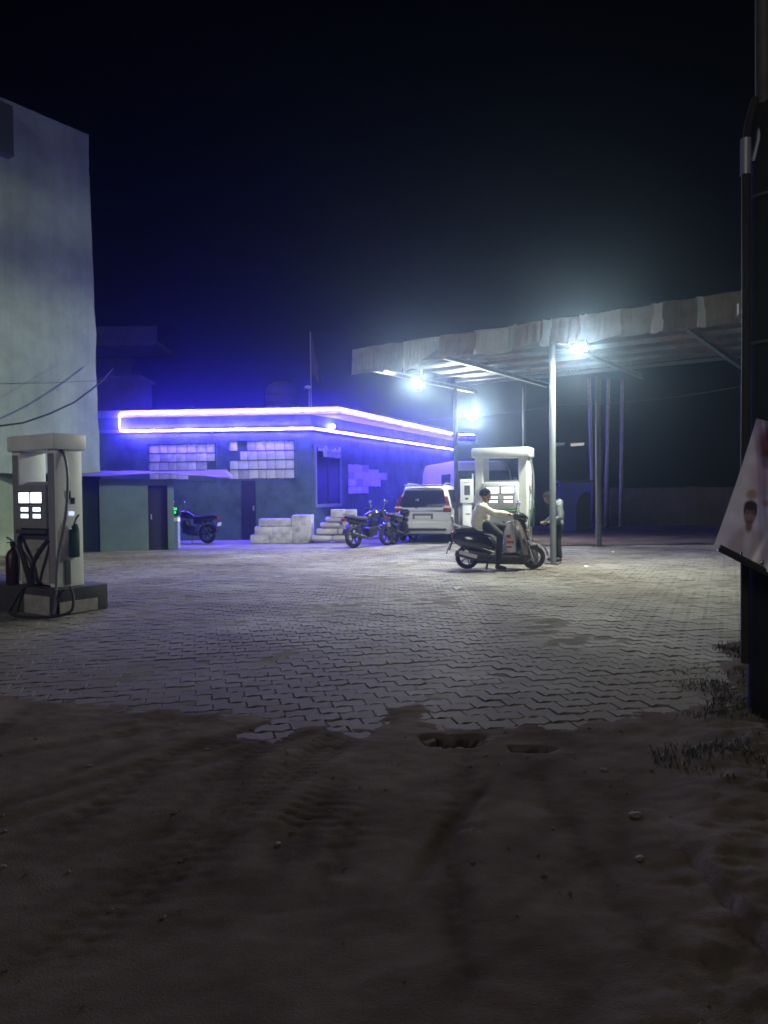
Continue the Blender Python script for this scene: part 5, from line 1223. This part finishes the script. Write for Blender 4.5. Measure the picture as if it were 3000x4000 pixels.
def litter(px, py, w, l, lab, rz):
    g_ = gnd(px, py); vs = [(-w, -l, 0.004), (w, -l, 0.016), (w * 1.1, l, 0.006), (-w * 0.9, l, 0.02), (0, 0, 0.028)]
    mb = MB().add(vs, [(0, 1, 4), (1, 2, 4), (2, 3, 4), (3, 0, 4)])
    o = mb.build('paper_scrap', M_paper); o.location = (g_.x, g_.y, 0.012); o.rotation_euler = (0, 0, rz); o.modifiers.new('t', 'SOLIDIFY').thickness = 0.003; tag(o, lab, 'litter', 'paper scraps on the paving')
litter(1792, 2304, 0.06, 0.03, 'white paper scrap on the paving in front of the scooter', 0.3)
litter(2292, 2216, 0.05, 0.03, 'white paper scrap on the paving right of the post', 0.1)
litter(2395, 2160, 0.04, 0.03, 'tiny paper scrap farther back near the thick rear post', 0.7)

# ------------------------------------------------------------------ right background
for k, (pt, pb_, lab) in enumerate(((2301, 2319, 'leaning thin steel pole, leftmost of the far three'), (2377, 2366, 'leaning thin steel pole in the middle of the far three'), (2430, 2424, 'thin steel pole, rightmost of the far three'))):
    D = 29.0; a = at(pt, 1490, D); f_ = at(pb_, 2066, D)
    q = thing('steel_pole', Vector((f_.x, D, 0)), 0, lab, 'pole', 'far steel poles')
    top = a - Vector((f_.x, D, 0)); MB().cyl((0, 0, 0), top * 1.02, 0.07, 0.065, 14).build('tube', mat('dull_tube', (0.22, 0.20, 0.16), 0.7, var=0.2), q, True)
    MB().cyl((0, 0, 0.0), (0, 0, 0.10), 0.16, 0.12, 12).build('footing', M_conc, q)
# blue kiosk with dark arched opening
kq = thing('blue_kiosk', Vector((at(2228, 2060, 27).x, 27, 0)), R(-6), 'small bright blue kiosk with dark arched opening beyond the canopy', 'kiosk')
kq.scale = (0.58, 0.7, 1.0)
M_blue = mat('blue_sheet', (0.10, 0.13, 0.75), 0.5)
poly = [(-0.62, 0), (-0.62, 1.75), (1.3, 1.75), (1.3, 1.45)] + [(0.95 + 0.62 * math.cos(a) , 0.75 + 0.68 * math.sin(a)) for a in [R(70 + 11 * i) for i in range(11)]] + [(0.33, 0)]
MB().prism(poly, 'y', 0, 0.06).build('front_panel', M_blue, kq)
MB().box((0.3, 0.8, 0.85), (1.75, 1.4, 1.65)).build('inner_box', M_black, kq)
MB().box((0.34, 0.75, 1.80), (2.1, 1.7, 0.08), None, 0.01).build('roof', M_dgrey, kq)
# pale far tube lamps under a dark eave
for (px, w, lab) in ((2255, 0.50, 'pale tube lamp shining dimly far behind the post'), (2188, 0.30, 'very dim short tube lamp just right of the post')):
    q = thing('tube_lamp', at(px, 1738, 30), R(-4), lab, 'lamp', 'far tube lamps')
    MB().cyl((-w / 2, 0, 0), (w / 2, 0, 0.03), 0.055, None, 10).build('tube', emat('dim_tube_%d' % px, (1.0, 0.92, 0.85), 0.45 if px > 2200 else 0.10), q, True)
    MB().box((0, 0.04, 0.075), (w + 0.1, 0.08, 0.03)).build('batten', M_dgrey, q)
# boundary wall and dark shrubs
bw = thing('boundary_wall', Vector((7.4, 31, 0)), R(-3), 'low dusty boundary wall in the dark at far right', 'wall')
M_bw = mat('dusty_brick', (0.055, 0.042, 0.036), 0.9, var=0.4, vscale=2, bump=0.4, bscale=12)
MB().box((5, 0, 0.75), (13, 0.23, 1.5), None, 0.01).build('wall', M_bw, bw)
MB().box((5, 0, 1.53), (13.1, 0.32, 0.06), None, 0.01).build('coping', M_bw, bw)
for i in range(5): MB().box((-1.2 + i * 3.0, -0.16, 0.80), (0.35, 0.10, 1.6), None, 0.01).build('pier', M_bw, bw)
# ------------------------------------------------------------------ night haze
hz_ = MB().box((0, 26, 5.45), (90, 76, 13.1)).build('haze', None); tag(hz_, kind='stuff')
hm = bpy.data.materials.new('night_haze'); hm.use_nodes = True; hn = hm.node_tree
for n_ in list(hn.nodes):
    if n_.type == 'BSDF_PRINCIPLED': hn.nodes.remove(n_)
pv = hn.nodes.new('ShaderNodeVolumePrincipled'); pv.inputs['Density'].default_value = HAZE_DENSITY; pv.inputs['Anisotropy'].default_value = HAZE_ANISO; pv.inputs['Color'].default_value = (0.52, 0.70, 1.0, 1)
hn.links.new(pv.outputs['Volume'], [n_ for n_ in hn.nodes if n_.type == 'OUTPUT_MATERIAL'][0].inputs['Volume'])
hz_.data.materials.append(hm)
